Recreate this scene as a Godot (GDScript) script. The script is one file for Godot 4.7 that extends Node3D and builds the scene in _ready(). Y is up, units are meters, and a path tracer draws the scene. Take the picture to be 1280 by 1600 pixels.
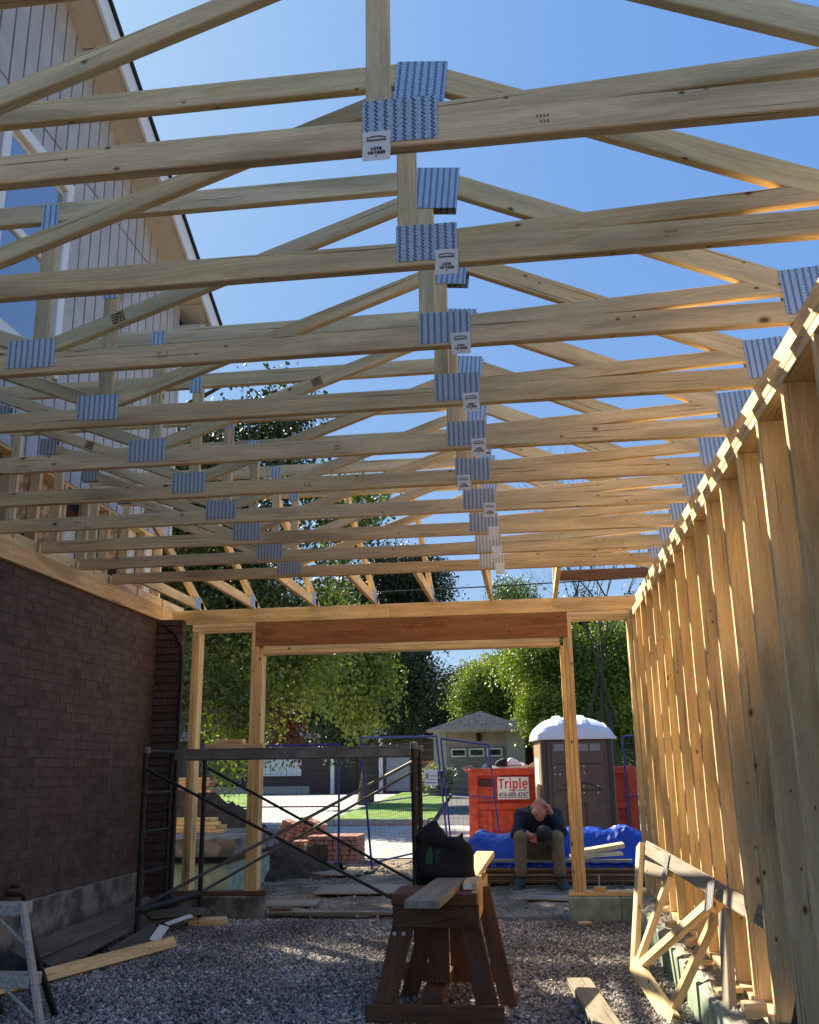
extends Node3D
# A garage being framed: roof trusses overhead, stud wall on the right, brick house on the left, street beyond.
# y = 0 is the gravel floor, the camera looks along -z.

var M := {}
var cache := {}
var rng := RandomNumberGenerator.new()
const H := 2.874          # underside of the bottom chords

# ---------------------------------------------------------------- helpers
func lin(r: float, g: float, b: float) -> Color:
	return Color(r, g, b).linear_to_srgb()

func numbered(called: String) -> String:
	if not has_node(called):
		return called
	var k := 1
	while has_node("%s_%03d" % [called, k]):
		k += 1
	return "%s_%03d" % [called, k]

func thing(called: String, label: String, category: String, at := Vector3.ZERO, group := "") -> Node3D:
	var o := Node3D.new()
	o.name = numbered(called)
	add_child(o)
	o.position = at
	o.set_meta("label", label)
	o.set_meta("category", category)
	if group:
		o.set_meta("group", group)
	return o

func tag(o: Node, label: String, category: String, group := "") -> Node:
	o.set_meta("label", label)
	o.set_meta("category", category)
	if group:
		o.set_meta("group", group)
	return o

func child_name(parent: Node, called: String) -> String:
	if not parent.has_node(called):
		return called
	var key := str(parent.get_instance_id()) + called
	var k: int = cache.get(key, 1)
	while parent.has_node("%s_%03d" % [called, k]):
		k += 1
	cache[key] = k + 1
	return "%s_%03d" % [called, k]

func put(parent: Node, called: String, mesh: Mesh, mat: Material, xf := Transform3D()) -> MeshInstance3D:
	var o := MeshInstance3D.new()
	o.mesh = mesh
	o.material_override = mat
	o.transform = xf
	o.name = child_name(parent, called)
	parent.add_child(o)
	return o

func struct(called: String, mesh: Mesh, mat: Material, xf := Transform3D()) -> MeshInstance3D:
	var o := put(self, called, mesh, mat, xf)
	o.set_meta("kind", "structure")
	return o

# a box with eased edges; length along x; wood uv in metres of the grain picture
func bevel_box(s: Vector3, b: float, uo := 0.0, vo := 0.0, tint := Color.WHITE) -> ArrayMesh:
	var key := "b%.3f_%.3f_%.3f_%.4f_%.2f_%.2f_%s" % [s.x, s.y, s.z, b, uo, vo, tint.to_html()]
	if cache.has(key):
		return cache[key]
	var st := SurfaceTool.new()
	st.begin(Mesh.PRIMITIVE_TRIANGLES)
	var h := s * 0.5
	b = minf(b, minf(h.x, minf(h.y, h.z)) * 0.45)
	var pt := func(sg: Vector3, ax: int) -> Vector3:
		var v := Vector3.ZERO
		for k in 3:
			v[k] = sg[k] * (h[k] - (0.0 if k == ax else b))
		return v
	var poly := func(ps: Array, n: Vector3, ax: int) -> void:
		if (ps[1] - ps[0]).cross(ps[2] - ps[0]).dot(n) > 0:
			ps.reverse()
		for k in range(1, ps.size() - 1):
			for p: Vector3 in [ps[0], ps[k], ps[k + 1]]:
				var uv := Vector2(p.x + h.x, p.y + h.y + vo)
				if ax == 1:
					uv = Vector2(p.x + h.x + 0.3, p.z + h.z + 0.28 - vo - s.z if s.z < 0.2 else p.z)
				elif ax == 0:
					uv = Vector2(p.z * 0.15 + 0.4, p.y + h.y + vo)
				st.set_normal(n)
				st.set_color(tint)
				st.set_uv(Vector2((uv.x + uo) / 5.2, uv.y / 0.28))
				st.add_vertex(p)
	for ax in 3:
		var c := (ax + 1) % 3
		var d := (ax + 2) % 3
		for sg in [-1, 1]:
			var n := Vector3.ZERO
			n[ax] = sg
			var ps := []
			for q in [[-1, -1], [1, -1], [1, 1], [-1, 1]]:
				var v := Vector3.ZERO
				v[ax] = sg
				v[c] = q[0]
				v[d] = q[1]
				ps.append(pt.call(v, ax))
			poly.call(ps, n, ax)
		if b > 0.0:
			for q in [[-1, -1], [1, -1], [1, 1], [-1, 1]]:   # the edge along axis d between faces ax and c
				var n2 := Vector3.ZERO
				n2[ax] = q[0]
				n2[c] = q[1]
				var lo := n2
				var hi := n2
				lo[d] = -1
				hi[d] = 1
				poly.call([pt.call(lo, ax), pt.call(hi, ax), pt.call(hi, c), pt.call(lo, c)], n2.normalized(), ax if ax != 0 else c)
	if b > 0.0:
		for a in [-1, 1]:
			for c2 in [-1, 1]:
				for e in [-1, 1]:
					var v2 := Vector3(a, c2, e)
					poly.call([pt.call(v2, 0), pt.call(v2, 1), pt.call(v2, 2)], v2.normalized(), 2)
	cache[key] = st.commit()
	return cache[key]

# a board from a to b; w is its width seen along `facing`, t its thickness along `facing`
func board(parent: Node, called: String, a: Vector3, b: Vector3, w: float, t: float, facing: Vector3, mat: Material, tint := Color.WHITE, bevel := 0.0035) -> MeshInstance3D:
	var x := (b - a).normalized()
	var y := facing.cross(x).normalized()
	var z := x.cross(y)
	var l := a.distance_to(b)
	var uo := snappedf(rng.randf() * maxf(0.0, 5.0 - l), 0.01)
	var vo := snappedf(rng.randf() * maxf(0.0, 0.28 - w), 0.01)
	var v := 0.99 + (rng.randf() - 0.5) * 0.18
	var wm := (rng.randf() - 0.4) * 0.10
	var c := Color(tint.r * v * (1.0 + wm), tint.g * v, tint.b * v * (1.0 - wm))
	return put(parent, called, bevel_box(Vector3(l, w, t), bevel, uo, vo, c), mat, Transform3D(Basis(x, y, z), (a + b) * 0.5))

func box(parent: Node, called: String, lo: Vector3, hi: Vector3, mat: Material, bevel := 0.004, tint := Color.WHITE) -> MeshInstance3D:
	var s := (hi - lo).abs()
	var basis := Basis()
	if s.z > s.x and s.z >= s.y:
		basis = Basis(Vector3(0, 0, -1), Vector3(0, 1, 0), Vector3(1, 0, 0))
		s = Vector3(s.z, s.y, s.x)
	elif s.y > s.x and s.y > s.z:
		basis = Basis(Vector3(0, 1, 0), Vector3(-1, 0, 0), Vector3(0, 0, 1))
		s = Vector3(s.y, s.x, s.z)
	return put(parent, called, bevel_box(s, bevel, snappedf(rng.randf() * 2.0, 0.2), 0.0, tint), mat, Transform3D(basis, (lo + hi) * 0.5))

func wood_box(parent: Node, called: String, lo: Vector3, hi: Vector3, mat: Material, tint := Color.WHITE) -> MeshInstance3D:
	var s := (hi - lo).abs()
	var m := (lo + hi) * 0.5
	if s.x >= s.y and s.x >= s.z:
		if s.z < s.y:
			return board(parent, called, Vector3(lo.x, m.y, m.z), Vector3(hi.x, m.y, m.z), s.y, s.z, Vector3(0, 0, 1), mat, tint)
		return board(parent, called, Vector3(lo.x, m.y, m.z), Vector3(hi.x, m.y, m.z), s.z, s.y, Vector3(0, 1, 0), mat, tint)
	if s.y >= s.z:
		if s.z < s.x:
			return board(parent, called, Vector3(m.x, lo.y, m.z), Vector3(m.x, hi.y, m.z), s.x, s.z, Vector3(0, 0, 1), mat, tint)
		return board(parent, called, Vector3(m.x, lo.y, m.z), Vector3(m.x, hi.y, m.z), s.z, s.x, Vector3(1, 0, 0), mat, tint)
	if s.x < s.y:
		return board(parent, called, Vector3(m.x, m.y, lo.z), Vector3(m.x, m.y, hi.z), s.y, s.x, Vector3(1, 0, 0), mat, tint)
	return board(parent, called, Vector3(m.x, m.y, lo.z), Vector3(m.x, m.y, hi.z), s.x, s.y, Vector3(0, 1, 0), mat, tint)

func begin() -> SurfaceTool:
	var st := SurfaceTool.new()
	st.begin(Mesh.PRIMITIVE_TRIANGLES)
	return st

func tri(st: SurfaceTool, a: Vector3, b: Vector3, c: Vector3, n: Vector3) -> void:
	if (b - a).cross(c - a).dot(n) > 0:
		var t := b
		b = c
		c = t
	for p: Vector3 in [a, b, c]:
		st.set_normal(n)
		st.set_uv(Vector2(p.x, p.z))
		st.add_vertex(p)

func quad(st: SurfaceTool, a: Vector3, b: Vector3, c: Vector3, d: Vector3, n: Vector3) -> void:
	tri(st, a, b, c, n)
	tri(st, a, c, d, n)

func tube(st: SurfaceTool, pts: Array, radii: Array, sides := 8, caps := true) -> void:
	var rings := []
	var nrm := []
	var up := Vector3(0.31, 0.2, 0.93)
	for i in pts.size():
		var d: Vector3 = (pts[mini(i + 1, pts.size() - 1)] - pts[maxi(i - 1, 0)]).normalized()
		var x := up.cross(d)
		if x.length() < 0.05:
			x = Vector3(1, 0.1, 0).cross(d)
		x = x.normalized()
		var y := d.cross(x)
		var ring := []
		var nn := []
		for k in sides:
			var a := TAU * k / sides
			var n := x * cos(a) + y * sin(a)
			nn.append(n)
			ring.append(pts[i] + n * radii[i])
		rings.append(ring)
		nrm.append(nn)
	for i in pts.size() - 1:
		for k in sides:
			var q := (k + 1) % sides
			var vs := [[i, k], [i + 1, k], [i + 1, q], [i, k], [i + 1, q], [i, q]]
			for v in vs:
				st.set_normal(nrm[v[0]][v[1]])
				st.set_uv(Vector2(float(v[1]) / sides, v[0]))
				st.add_vertex(rings[v[0]][v[1]])
	if caps:
		for e in [0, pts.size() - 1]:
			var d2: Vector3 = (pts[1] - pts[0]) * -1.0 if e == 0 else pts[-1] - pts[-2]
			for k in range(1, sides - 1):
				tri(st, rings[e][0], rings[e][k], rings[e][k + 1], d2.normalized())

func rod(parent: Node, called: String, pts: Array, r: float, mat: Material, sides := 8) -> MeshInstance3D:
	var st := begin()
	var rr := []
	for p in pts:
		rr.append(r)
	tube(st, pts, rr, sides)
	return put(parent, called, st.commit(), mat)

func lathe(st: SurfaceTool, at: Vector3, prof: Array, sides := 20) -> void:
	for i in prof.size() - 1:
		for k in sides:
			var a := TAU * k / sides
			var b := TAU * (k + 1) / sides
			var p := [at + Vector3(cos(a) * prof[i].x, prof[i].y, sin(a) * prof[i].x), at + Vector3(cos(b) * prof[i].x, prof[i].y, sin(b) * prof[i].x), at + Vector3(cos(b) * prof[i + 1].x, prof[i + 1].y, sin(b) * prof[i + 1].x), at + Vector3(cos(a) * prof[i + 1].x, prof[i + 1].y, sin(a) * prof[i + 1].x)]
			var dn: Vector2 = prof[i + 1] - prof[i]
			var m := (a + b) * 0.5
			quad(st, p[0], p[1], p[2], p[3], Vector3(cos(m) * dn.y, -dn.x, sin(m) * dn.y).normalized())

# tapered capsules joined by a smooth minimum, meshed as surface nets
func flesh(bones: Array, cell: float, tint = null) -> ArrayMesh:
	var lo := Vector3.INF
	var hi := -Vector3.INF
	for b in bones:
		var r: float = maxf(b[2], b[3]) + cell * 3.0
		for p: Vector3 in [b[0], b[1]]:
			lo = lo.min(p - Vector3.ONE * r)
			hi = hi.max(p + Vector3.ONE * r)
	var n := Vector3i(((hi - lo) / cell).ceil()) + Vector3i.ONE
	var f := PackedFloat32Array()
	f.resize(n.x * n.y * n.z)
	f.fill(1000.0)
	for b in bones:
		var a: Vector3 = b[0]
		var ba: Vector3 = b[1] - a
		var l2 := maxf(ba.length_squared(), 1e-9)
		var ra: float = b[2]
		var rb: float = b[3]
		var k: float = b[4] if b.size() > 4 else 0.02
		var r := maxf(ra, rb) + cell * 2.0 + k
		var p0 := Vector3i(((a.min(b[1]) - Vector3.ONE * r - lo) / cell).floor()).clamp(Vector3i.ZERO, n - Vector3i.ONE)
		var p1 := Vector3i(((a.max(b[1]) + Vector3.ONE * r - lo) / cell).ceil()).clamp(Vector3i.ZERO, n - Vector3i.ONE)
		for z in range(p0.z, p1.z + 1):
			for y in range(p0.y, p1.y + 1):
				var at := (z * n.y + y) * n.x
				for x in range(p0.x, p1.x + 1):
					var q := lo + Vector3(x, y, z) * cell - a
					var h := clampf(q.dot(ba) / l2, 0.0, 1.0)
					var d := (q - ba * h).length() - ra - (rb - ra) * h
					var o := f[at + x]
					if o > 100.0:
						f[at + x] = d
					else:
						var e := maxf(k - absf(d - o), 0.0) / k
						f[at + x] = minf(d, o) - e * e * k * 0.25
	var index := {}
	var verts := PackedVector3Array()
	var sx := 1
	var sy := n.x
	var sz := n.x * n.y
	for z in n.z - 1:
		for y in n.y - 1:
			for x in n.x - 1:
				var i := z * sz + y * sy + x
				var v := f[i]
				if v > cell * 3.0 or v < -cell * 3.0:
					continue
				var c := [v, f[i + 1], f[i + sy], f[i + sy + 1], f[i + sz], f[i + sz + 1], f[i + sz + sy], f[i + sz + sy + 1]]
				var neg := 0
				for q in c:
					if q < 0.0:
						neg += 1
				if neg == 0 or neg == 8:
					continue
				var sum := Vector3.ZERO
				var cnt := 0
				for e in [[0, 1], [2, 3], [4, 5], [6, 7], [0, 2], [1, 3], [4, 6], [5, 7], [0, 4], [1, 5], [2, 6], [3, 7]]:
					var u: float = c[e[0]]
					var w: float = c[e[1]]
					if (u < 0.0) != (w < 0.0):
						var t := u / (u - w)
						var pa := Vector3(e[0] & 1, (e[0] >> 1) & 1, e[0] >> 2)
						var pb := Vector3(e[1] & 1, (e[1] >> 1) & 1, e[1] >> 2)
						sum += pa.lerp(pb, t)
						cnt += 1
				index[i] = verts.size()
				verts.append(lo + (Vector3(x, y, z) + sum / cnt) * cell)
	var tris := PackedInt32Array()
	var norms := PackedVector3Array()
	norms.resize(verts.size())
	for z in range(1, n.z - 1):
		for y in range(1, n.y - 1):
			for x in range(1, n.x - 1):
				var i := z * sz + y * sy + x
				var v := f[i]
				if v > cell * 3.0 or v < -cell * 3.0:
					continue
				for ax in 3:
					var st: int = [sx, sy, sz][ax]
					var w := f[i + st]
					if (v < 0.0) == (w < 0.0):
						continue
					var u1: int = [sy, sz, sx][ax]
					var u2: int = [sz, sx, sy][ax]
					var q := [i, i - u1, i - u1 - u2, i - u2]
					if not (index.has(q[0]) and index.has(q[1]) and index.has(q[2]) and index.has(q[3])):
						continue
					var id := [index[q[0]], index[q[1]], index[q[2]], index[q[3]]]
					if v < 0.0:
						id.reverse()
					var nn := (verts[id[1]] - verts[id[0]]).cross(verts[id[2]] - verts[id[0]]) + (verts[id[2]] - verts[id[0]]).cross(verts[id[3]] - verts[id[0]])
					for k in 4:
						norms[id[k]] -= nn
					tris.append_array([id[0], id[1], id[2], id[0], id[2], id[3]])
	var cols := PackedColorArray()
	for k in verts.size():
		norms[k] = norms[k].normalized()
		if tint != null:
			cols.append(tint.call(verts[k]))
	var arr := []
	arr.resize(Mesh.ARRAY_MAX)
	arr[Mesh.ARRAY_VERTEX] = verts
	arr[Mesh.ARRAY_NORMAL] = norms
	arr[Mesh.ARRAY_INDEX] = tris
	if tint != null:
		arr[Mesh.ARRAY_COLOR] = cols
	var am := ArrayMesh.new()
	am.add_surface_from_arrays(Mesh.PRIMITIVE_TRIANGLES, arr)
	return am

# ---------------------------------------------------------------- materials
func picture(w: int, h: int, f: Callable) -> ImageTexture:
	var data := PackedByteArray()
	data.resize(w * h * 3)
	for y in h:
		for x in w:
			var c: Color = f.call(x, y)
			var i := (y * w + x) * 3
			data[i] = clampi(int(c.r * 255.0), 0, 255)
			data[i + 1] = clampi(int(c.g * 255.0), 0, 255)
			data[i + 2] = clampi(int(c.b * 255.0), 0, 255)
	return ImageTexture.create_from_image(Image.create_from_data(w, h, false, Image.FORMAT_RGB8, data))

func noise(seed_: int, freq: float, oct := 3) -> FastNoiseLite:
	var n := FastNoiseLite.new()
	n.seed = seed_
	n.frequency = freq
	n.fractal_octaves = oct
	return n

func wood_picture(seed_: int, pale: Color, late: Color, knot: Color, rings: float, knots: int) -> ImageTexture:
	var r := RandomNumberGenerator.new()
	r.seed = seed_
	var ks := []
	for k in knots:
		ks.append([r.randf() * 5.2, r.randf() * 0.28, 0.0025 + r.randf() * r.randf() * 0.008])
	var checks := []
	for k in 26:
		checks.append([r.randf() * 5.2, r.randf() * 0.28, 0.04 + r.randf() * 0.22, 0.0006 + r.randf() * 0.0012])
	var n1 := noise(seed_, 1.0, 2)
	var n2 := noise(seed_ + 1, 1.0, 2)
	var n3 := noise(seed_ + 2, 1.0, 3)
	return picture(2048, 256, func(x: int, y: int) -> Color:
		var u := x * 5.2 / 2048.0
		var v := y * 0.28 / 256.0
		var q := v * rings + n1.get_noise_2d(u * 0.55, v * 9.0) * 3.2
		var kn := 0.0
		for k in ks:
			var du: float = (u - k[0])
			if du > 0.12 or du < -0.12:
				continue
			var dv: float = (v - k[1])
			var d: float = sqrt(du * du * 0.35 + dv * dv) / k[2]
			if d < 4.0:
				q += exp(-d * d * 0.35) * 3.0 * signf(dv)
				kn = maxf(kn, 1.0 - smoothstep(0.75, 1.25, d) + 0.35 * (1.0 - smoothstep(1.0, 2.6, d)))
		var s := q - floorf(q)
		var l := smoothstep(0.35, 0.9, s) * (1.0 - smoothstep(0.93, 1.0, s))
		var g := n2.get_noise_2d(u * 14.0, v * 900.0) * 0.10 + n3.get_noise_2d(u * 1.1, v * 10.0) * 0.13
		var c := pale.lerp(late, clampf(l * 0.42 + 0.05, 0.0, 1.0)) * (1.0 + g)
		var dirt := n3.get_noise_2d(u * 0.9 + 40.0, v * 5.0)
		c = c * (1.0 - 0.13 * smoothstep(0.15, 0.6, dirt))
		for k in checks:
			var du: float = (u - k[0]) / k[2]
			if du > -1.0 and du < 1.0:
				var dv: float = absf(v - k[1] - 0.004 * du * du)
				if dv < k[3] * 1.6:
					c = c.lerp(knot, 0.65 * (1.0 - absf(du)))
		return c.lerp(knot, clampf(kn, 0.0, 0.85)))

func wood(seed_: int, pale: Color, late: Color, knot: Color, rings := 60.0, knots := 17) -> StandardMaterial3D:
	var m := StandardMaterial3D.new()
	m.albedo_texture = wood_picture(seed_, pale, late, knot, rings, knots)
	m.vertex_color_use_as_albedo = true
	m.roughness = 0.72
	m.metallic_specular = 0.35
	return m

func plain(c: Color, rough := 0.8, metal := 0.0) -> StandardMaterial3D:
	var m := StandardMaterial3D.new()
	m.albedo_color = c
	m.roughness = rough
	m.metallic = metal
	return m

# blotches between two colours with a fine speckle, laid by triplanar mapping; size = metres per tile
func mottled(seed_: int, a: Color, b: Color, size: float, rough := 0.9, bump := 0.0, contrast := 1.0, speck := 0.25, px := 256) -> StandardMaterial3D:
	var m := StandardMaterial3D.new()
	var n := noise(seed_, 4.0 / px, 5)
	var im := n.get_seamless_image(px, px)
	var n2 := noise(seed_ + 9, 60.0 / px, 2)
	var im2 := n2.get_seamless_image(px, px)
	m.albedo_texture = picture(px, px, func(x: int, y: int) -> Color:
		var t := clampf((im.get_pixel(x, y).r - 0.5) * 1.6 * contrast + 0.5 + (im2.get_pixel(x, y).r - 0.5) * speck * 2.0, 0.0, 1.0)
		return a.lerp(b, t))
	m.uv1_triplanar = true
	m.uv1_world_triplanar = true
	m.uv1_scale = Vector3.ONE / size
	m.roughness = rough
	if bump > 0.0:
		m.heightmap_enabled = true
		m.heightmap_texture = ImageTexture.create_from_image(im2)
		m.heightmap_scale = bump
	return m

func leaf_mat(c: Color, back: Color) -> StandardMaterial3D:
	var m := StandardMaterial3D.new()
	m.albedo_color = c
	m.vertex_color_use_as_albedo = true
	m.backlight_enabled = true
	m.backlight = back
	m.roughness = 0.55
	m.cull_mode = BaseMaterial3D.CULL_DISABLED
	return m

func materials() -> void:
	M.wood = wood(11, Color(0.92, 0.825, 0.65), Color(0.86, 0.73, 0.53), Color(0.38, 0.26, 0.17))
	M.wood2 = wood(47, Color(0.91, 0.805, 0.615), Color(0.83, 0.685, 0.47), Color(0.36, 0.24, 0.15), 44.0, 18)
	M.lvl = wood(31, Color(0.62, 0.44, 0.29), Color(0.53, 0.355, 0.225), Color(0.25, 0.13, 0.08), 24.0, 4)
	M.oldwood = wood(63, Color(0.49, 0.375, 0.285), Color(0.36, 0.265, 0.195), Color(0.15, 0.10, 0.07), 50.0, 20)
	M.greywood = wood(71, Color(0.62, 0.58, 0.52), Color(0.46, 0.42, 0.37), Color(0.2, 0.18, 0.15), 60.0, 18)
	# punched galvanised plate
	M.plate = StandardMaterial3D.new()
	var zn := noise(5, 0.05, 3)
	M.plate.albedo_texture = picture(128, 128, func(x: int, y: int) -> Color:
		var cx := x % 16
		var yy := (y + (x / 16) * 5) % 10
		var slot := (cx >= 5 and cx <= 7 and yy >= 2 and yy <= 8) or (cx >= 8 and cx <= 10 and (yy + 5) % 10 >= 3 and (yy + 5) % 10 <= 8)
		var v := 0.76 + zn.get_noise_2d(x * 3.0, y * 3.0) * 0.16
		var dk := 0.30 + 0.20 * zn.get_noise_2d(x * 9.0, y * 5.0)
		return Color(dk, dk, dk) * 1.25 if slot else Color(v, v * 1.01, v * 1.03))
	M.plate.metallic = 0.75
	M.plate.roughness = 0.38
	M.galv = plain(lin(0.5, 0.52, 0.54), 0.45, 0.7)
	M.paper = plain(Color(0.93, 0.93, 0.91), 0.85)
	M.faintink = plain(Color(0.60, 0.49, 0.37), 0.9)
	M.ink = plain(Color(0.10, 0.10, 0.11), 0.8)
	M.osb = mottled(21, Color(0.58, 0.45, 0.30), Color(0.86, 0.72, 0.53), 0.35, 0.85, 0.0, 1.6, 0.9)
	M.ply = mottled(22, Color(0.60, 0.45, 0.29), Color(0.74, 0.58, 0.40), 1.0, 0.8, 0.0, 1.0, 0.2)
	M.plydark = mottled(52, Color(0.34, 0.24, 0.16), Color(0.46, 0.33, 0.23), 0.5, 0.8, 0.0, 1.0, 0.3)
	M.darkglass = plain(Color(0.10, 0.11, 0.12), 0.08)
	M.brick = mottled(23, Color(0.295, 0.235, 0.20), Color(0.36, 0.295, 0.26), 0.9, 0.75, 0.25, 1.2, 0.3)
	M.mortar = mottled(24, Color(0.27, 0.215, 0.185), Color(0.33, 0.27, 0.235), 0.6, 0.9, 0.2)
	M.concrete = mottled(25, Color(0.34, 0.33, 0.31), Color(0.56, 0.54, 0.50), 1.3, 0.92, 0.3, 1.5, 0.25)
	M.mint = mottled(26, Color(0.52, 0.60, 0.52), Color(0.66, 0.72, 0.63), 0.8, 0.8, 0.1, 1.1, 0.15)
	M.dust = mottled(27, Color(0.48, 0.47, 0.42), Color(0.66, 0.65, 0.60), 0.5, 0.95, 0.3, 1.3, 0.3)
	M.dirt = mottled(28, Color(0.36, 0.31, 0.25), Color(0.55, 0.49, 0.42), 2.2, 0.97, 0.6, 1.5, 0.35)
	M.soil = mottled(29, Color(0.20, 0.16, 0.12), Color(0.33, 0.27, 0.20), 0.7, 1.0, 0.8, 1.4, 0.4)
	M.gravelbed = mottled(30, Color(0.30, 0.30, 0.31), Color(0.45, 0.45, 0.46), 0.4, 1.0, 0.6, 1.0, 0.5)
	M.road = mottled(32, Color(0.66, 0.65, 0.62), Color(0.74, 0.73, 0.70), 3.0, 0.95, 0.1, 1.0, 0.2)
	M.asphalt = mottled(33, Color(0.27, 0.275, 0.285), Color(0.36, 0.36, 0.365), 3.0, 0.95, 0.1, 1.0, 0.2)
	M.grass = mottled(34, Color(0.28, 0.42, 0.11), Color(0.44, 0.56, 0.19), 1.7, 1.0, 0.4, 1.3, 0.6)
	M.siding = mottled(35, Color(0.66, 0.645, 0.64), Color(0.71, 0.695, 0.685), 1.5, 0.6, 0.0, 1.0, 0.05)
	M.soffit = mottled(36, Color(0.76, 0.735, 0.67), Color(0.81, 0.785, 0.72), 0.8, 0.7)
	M.white = plain(Color(0.88, 0.88, 0.87), 0.45)
	M.black = plain(Color(0.06, 0.06, 0.065), 0.7)
	M.dark = plain(Color(0.12, 0.12, 0.13), 0.6)
	M.shingle = mottled(37, Color(0.36, 0.34, 0.32), Color(0.55, 0.53, 0.50), 0.9, 0.95, 0.3, 1.2, 0.6)
	M.stucco = mottled(38, Color(0.62, 0.53, 0.49), Color(0.69, 0.60, 0.56), 2.0, 0.95)
	M.stone = mottled(39, Color(0.60, 0.58, 0.54), Color(0.75, 0.72, 0.67), 0.5, 0.95, 0.3)
	M.doorgrey = plain(Color(0.47, 0.435, 0.40), 0.6)
	M.glass = plain(Color(0.62, 0.66, 0.70), 0.05, 0.75)
	M.glass.metallic_specular = 0.9
	M.orange = mottled(40, Color(0.70, 0.215, 0.09), Color(0.82, 0.28, 0.12), 0.8, 0.55, 0.05, 1.3, 0.3)
	M.rust = plain(Color(0.30, 0.13, 0.08), 0.8)
	M.redink = plain(Color(0.80, 0.16, 0.10), 0.7)
	M.greenink = plain(Color(0.20, 0.62, 0.30), 0.7)
	M.blueink = plain(Color(0.35, 0.50, 0.75), 0.7)
	M.potty = mottled(41, Color(0.36, 0.275, 0.22), Color(0.40, 0.31, 0.25), 1.0, 0.5)
	M.pottytrim = plain(Color(0.25, 0.20, 0.17), 0.5)
	M.pottyroof = plain(Color(0.88, 0.88, 0.90), 0.4)
	M.pottyroof.backlight_enabled = true
	M.pottyroof.backlight = Color(0.25, 0.25, 0.26)
	M.tarp = plain(Color(0.075, 0.225, 0.61), 0.30)
	M.tarp.cull_mode = BaseMaterial3D.CULL_DISABLED
	M.steel = mottled(42, Color(0.11, 0.11, 0.115), Color(0.19, 0.185, 0.18), 0.6, 0.55, 0.0, 1.4, 0.3)
	M.steel.metallic = 0.35
	M.alu = mottled(43, Color(0.42, 0.415, 0.40), Color(0.54, 0.53, 0.51), 0.7, 0.5)
	M.alu.metallic = 0.5
	M.bluepaint = plain(Color(0.07, 0.12, 0.46), 0.45)
	M.wire = plain(Color(0.30, 0.32, 0.36), 0.5, 0.4)
	M.paver = mottled(44, Color(0.56, 0.40, 0.34), Color(0.72, 0.54, 0.46), 0.3, 0.95, 0.2, 1.3, 0.4)
	M.bark = mottled(45, Color(0.23, 0.20, 0.17), Color(0.36, 0.32, 0.28), 0.5, 1.0, 1.0, 1.4, 0.5)
	M.skin = plain(Color(0.72, 0.46, 0.37), 0.55)
	M.skin.subsurf_scatter_enabled = true
	M.skin.subsurf_scatter_strength = 0.1
	M.skin.vertex_color_use_as_albedo = true
	M.navy = mottled(46, Color(0.085, 0.10, 0.16), Color(0.13, 0.145, 0.21), 0.25, 0.85, 1.2)
	M.khaki = mottled(48, Color(0.50, 0.43, 0.33), Color(0.58, 0.505, 0.395), 0.3, 0.9, 1.2)
	M.cap = plain(Color(0.17, 0.16, 0.15), 0.85)
	M.shoe = plain(Color(0.20, 0.19, 0.19), 0.6)
	M.bag = mottled(49, Color(0.045, 0.045, 0.05), Color(0.07, 0.07, 0.075), 0.2, 0.8)
	M.rock = StandardMaterial3D.new()
	M.rock.vertex_color_use_as_albedo = true
	M.rock.roughness = 0.9
	M.ladder = mottled(50, Color(0.66, 0.62, 0.56), Color(0.82, 0.78, 0.72), 0.10, 0.6, 0.0, 1.6, 0.6)
	M.timberfence = mottled(51, Color(0.55, 0.38, 0.25), Color(0.66, 0.47, 0.32), 0.6, 0.9)
	# grade stamp: rows of broken dark strokes on bare wood
	var sr := RandomNumberGenerator.new()
	sr.seed = 3
	var on := []
	for k in 64 * 8:
		on.append(sr.randf() < 0.62)
	M.stamp = StandardMaterial3D.new()
	M.stamp.albedo_texture = picture(64, 64, func(x: int, y: int) -> Color:
		var row := y / 16
		var inside: bool = y % 16 > 4 and on[(row * 2 + (y % 16) / 9) * 64 + x / 2]
		return Color(0.17, 0.14, 0.12) if inside else Color(0.78, 0.65, 0.46))
	M.stamp.roughness = 0.8
	M.faintstamp = StandardMaterial3D.new()
	M.faintstamp.albedo_texture = picture(128, 32, func(x: int, y: int) -> Color:
		var inside: bool = y % 11 > 4 and on[(y / 11) * 128 + x / 2]
		return Color(0.36, 0.20, 0.12) if inside else Color(0.62, 0.41, 0.25))
	M.faintstamp.roughness = 0.8

func words(parent: Node, called: String, s: String, at: Vector3, h: float, mat: Material, bold := true, turn := 0.0, squeeze := 1.0) -> MeshInstance3D:
	var t := TextMesh.new()
	var f := SystemFont.new()
	f.font_names = PackedStringArray(["Droid Sans"])
	f.font_weight = 700 if bold else 400
	t.font = f
	t.text = s
	t.font_size = 64
	t.pixel_size = h / 46.0
	t.depth = 0.002
	t.curve_step = 2.0
	var b := Basis(Vector3(0, 1, 0), turn).scaled_local(Vector3(squeeze, 1, 1))
	return put(parent, called, t, mat, Transform3D(b, at))

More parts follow.
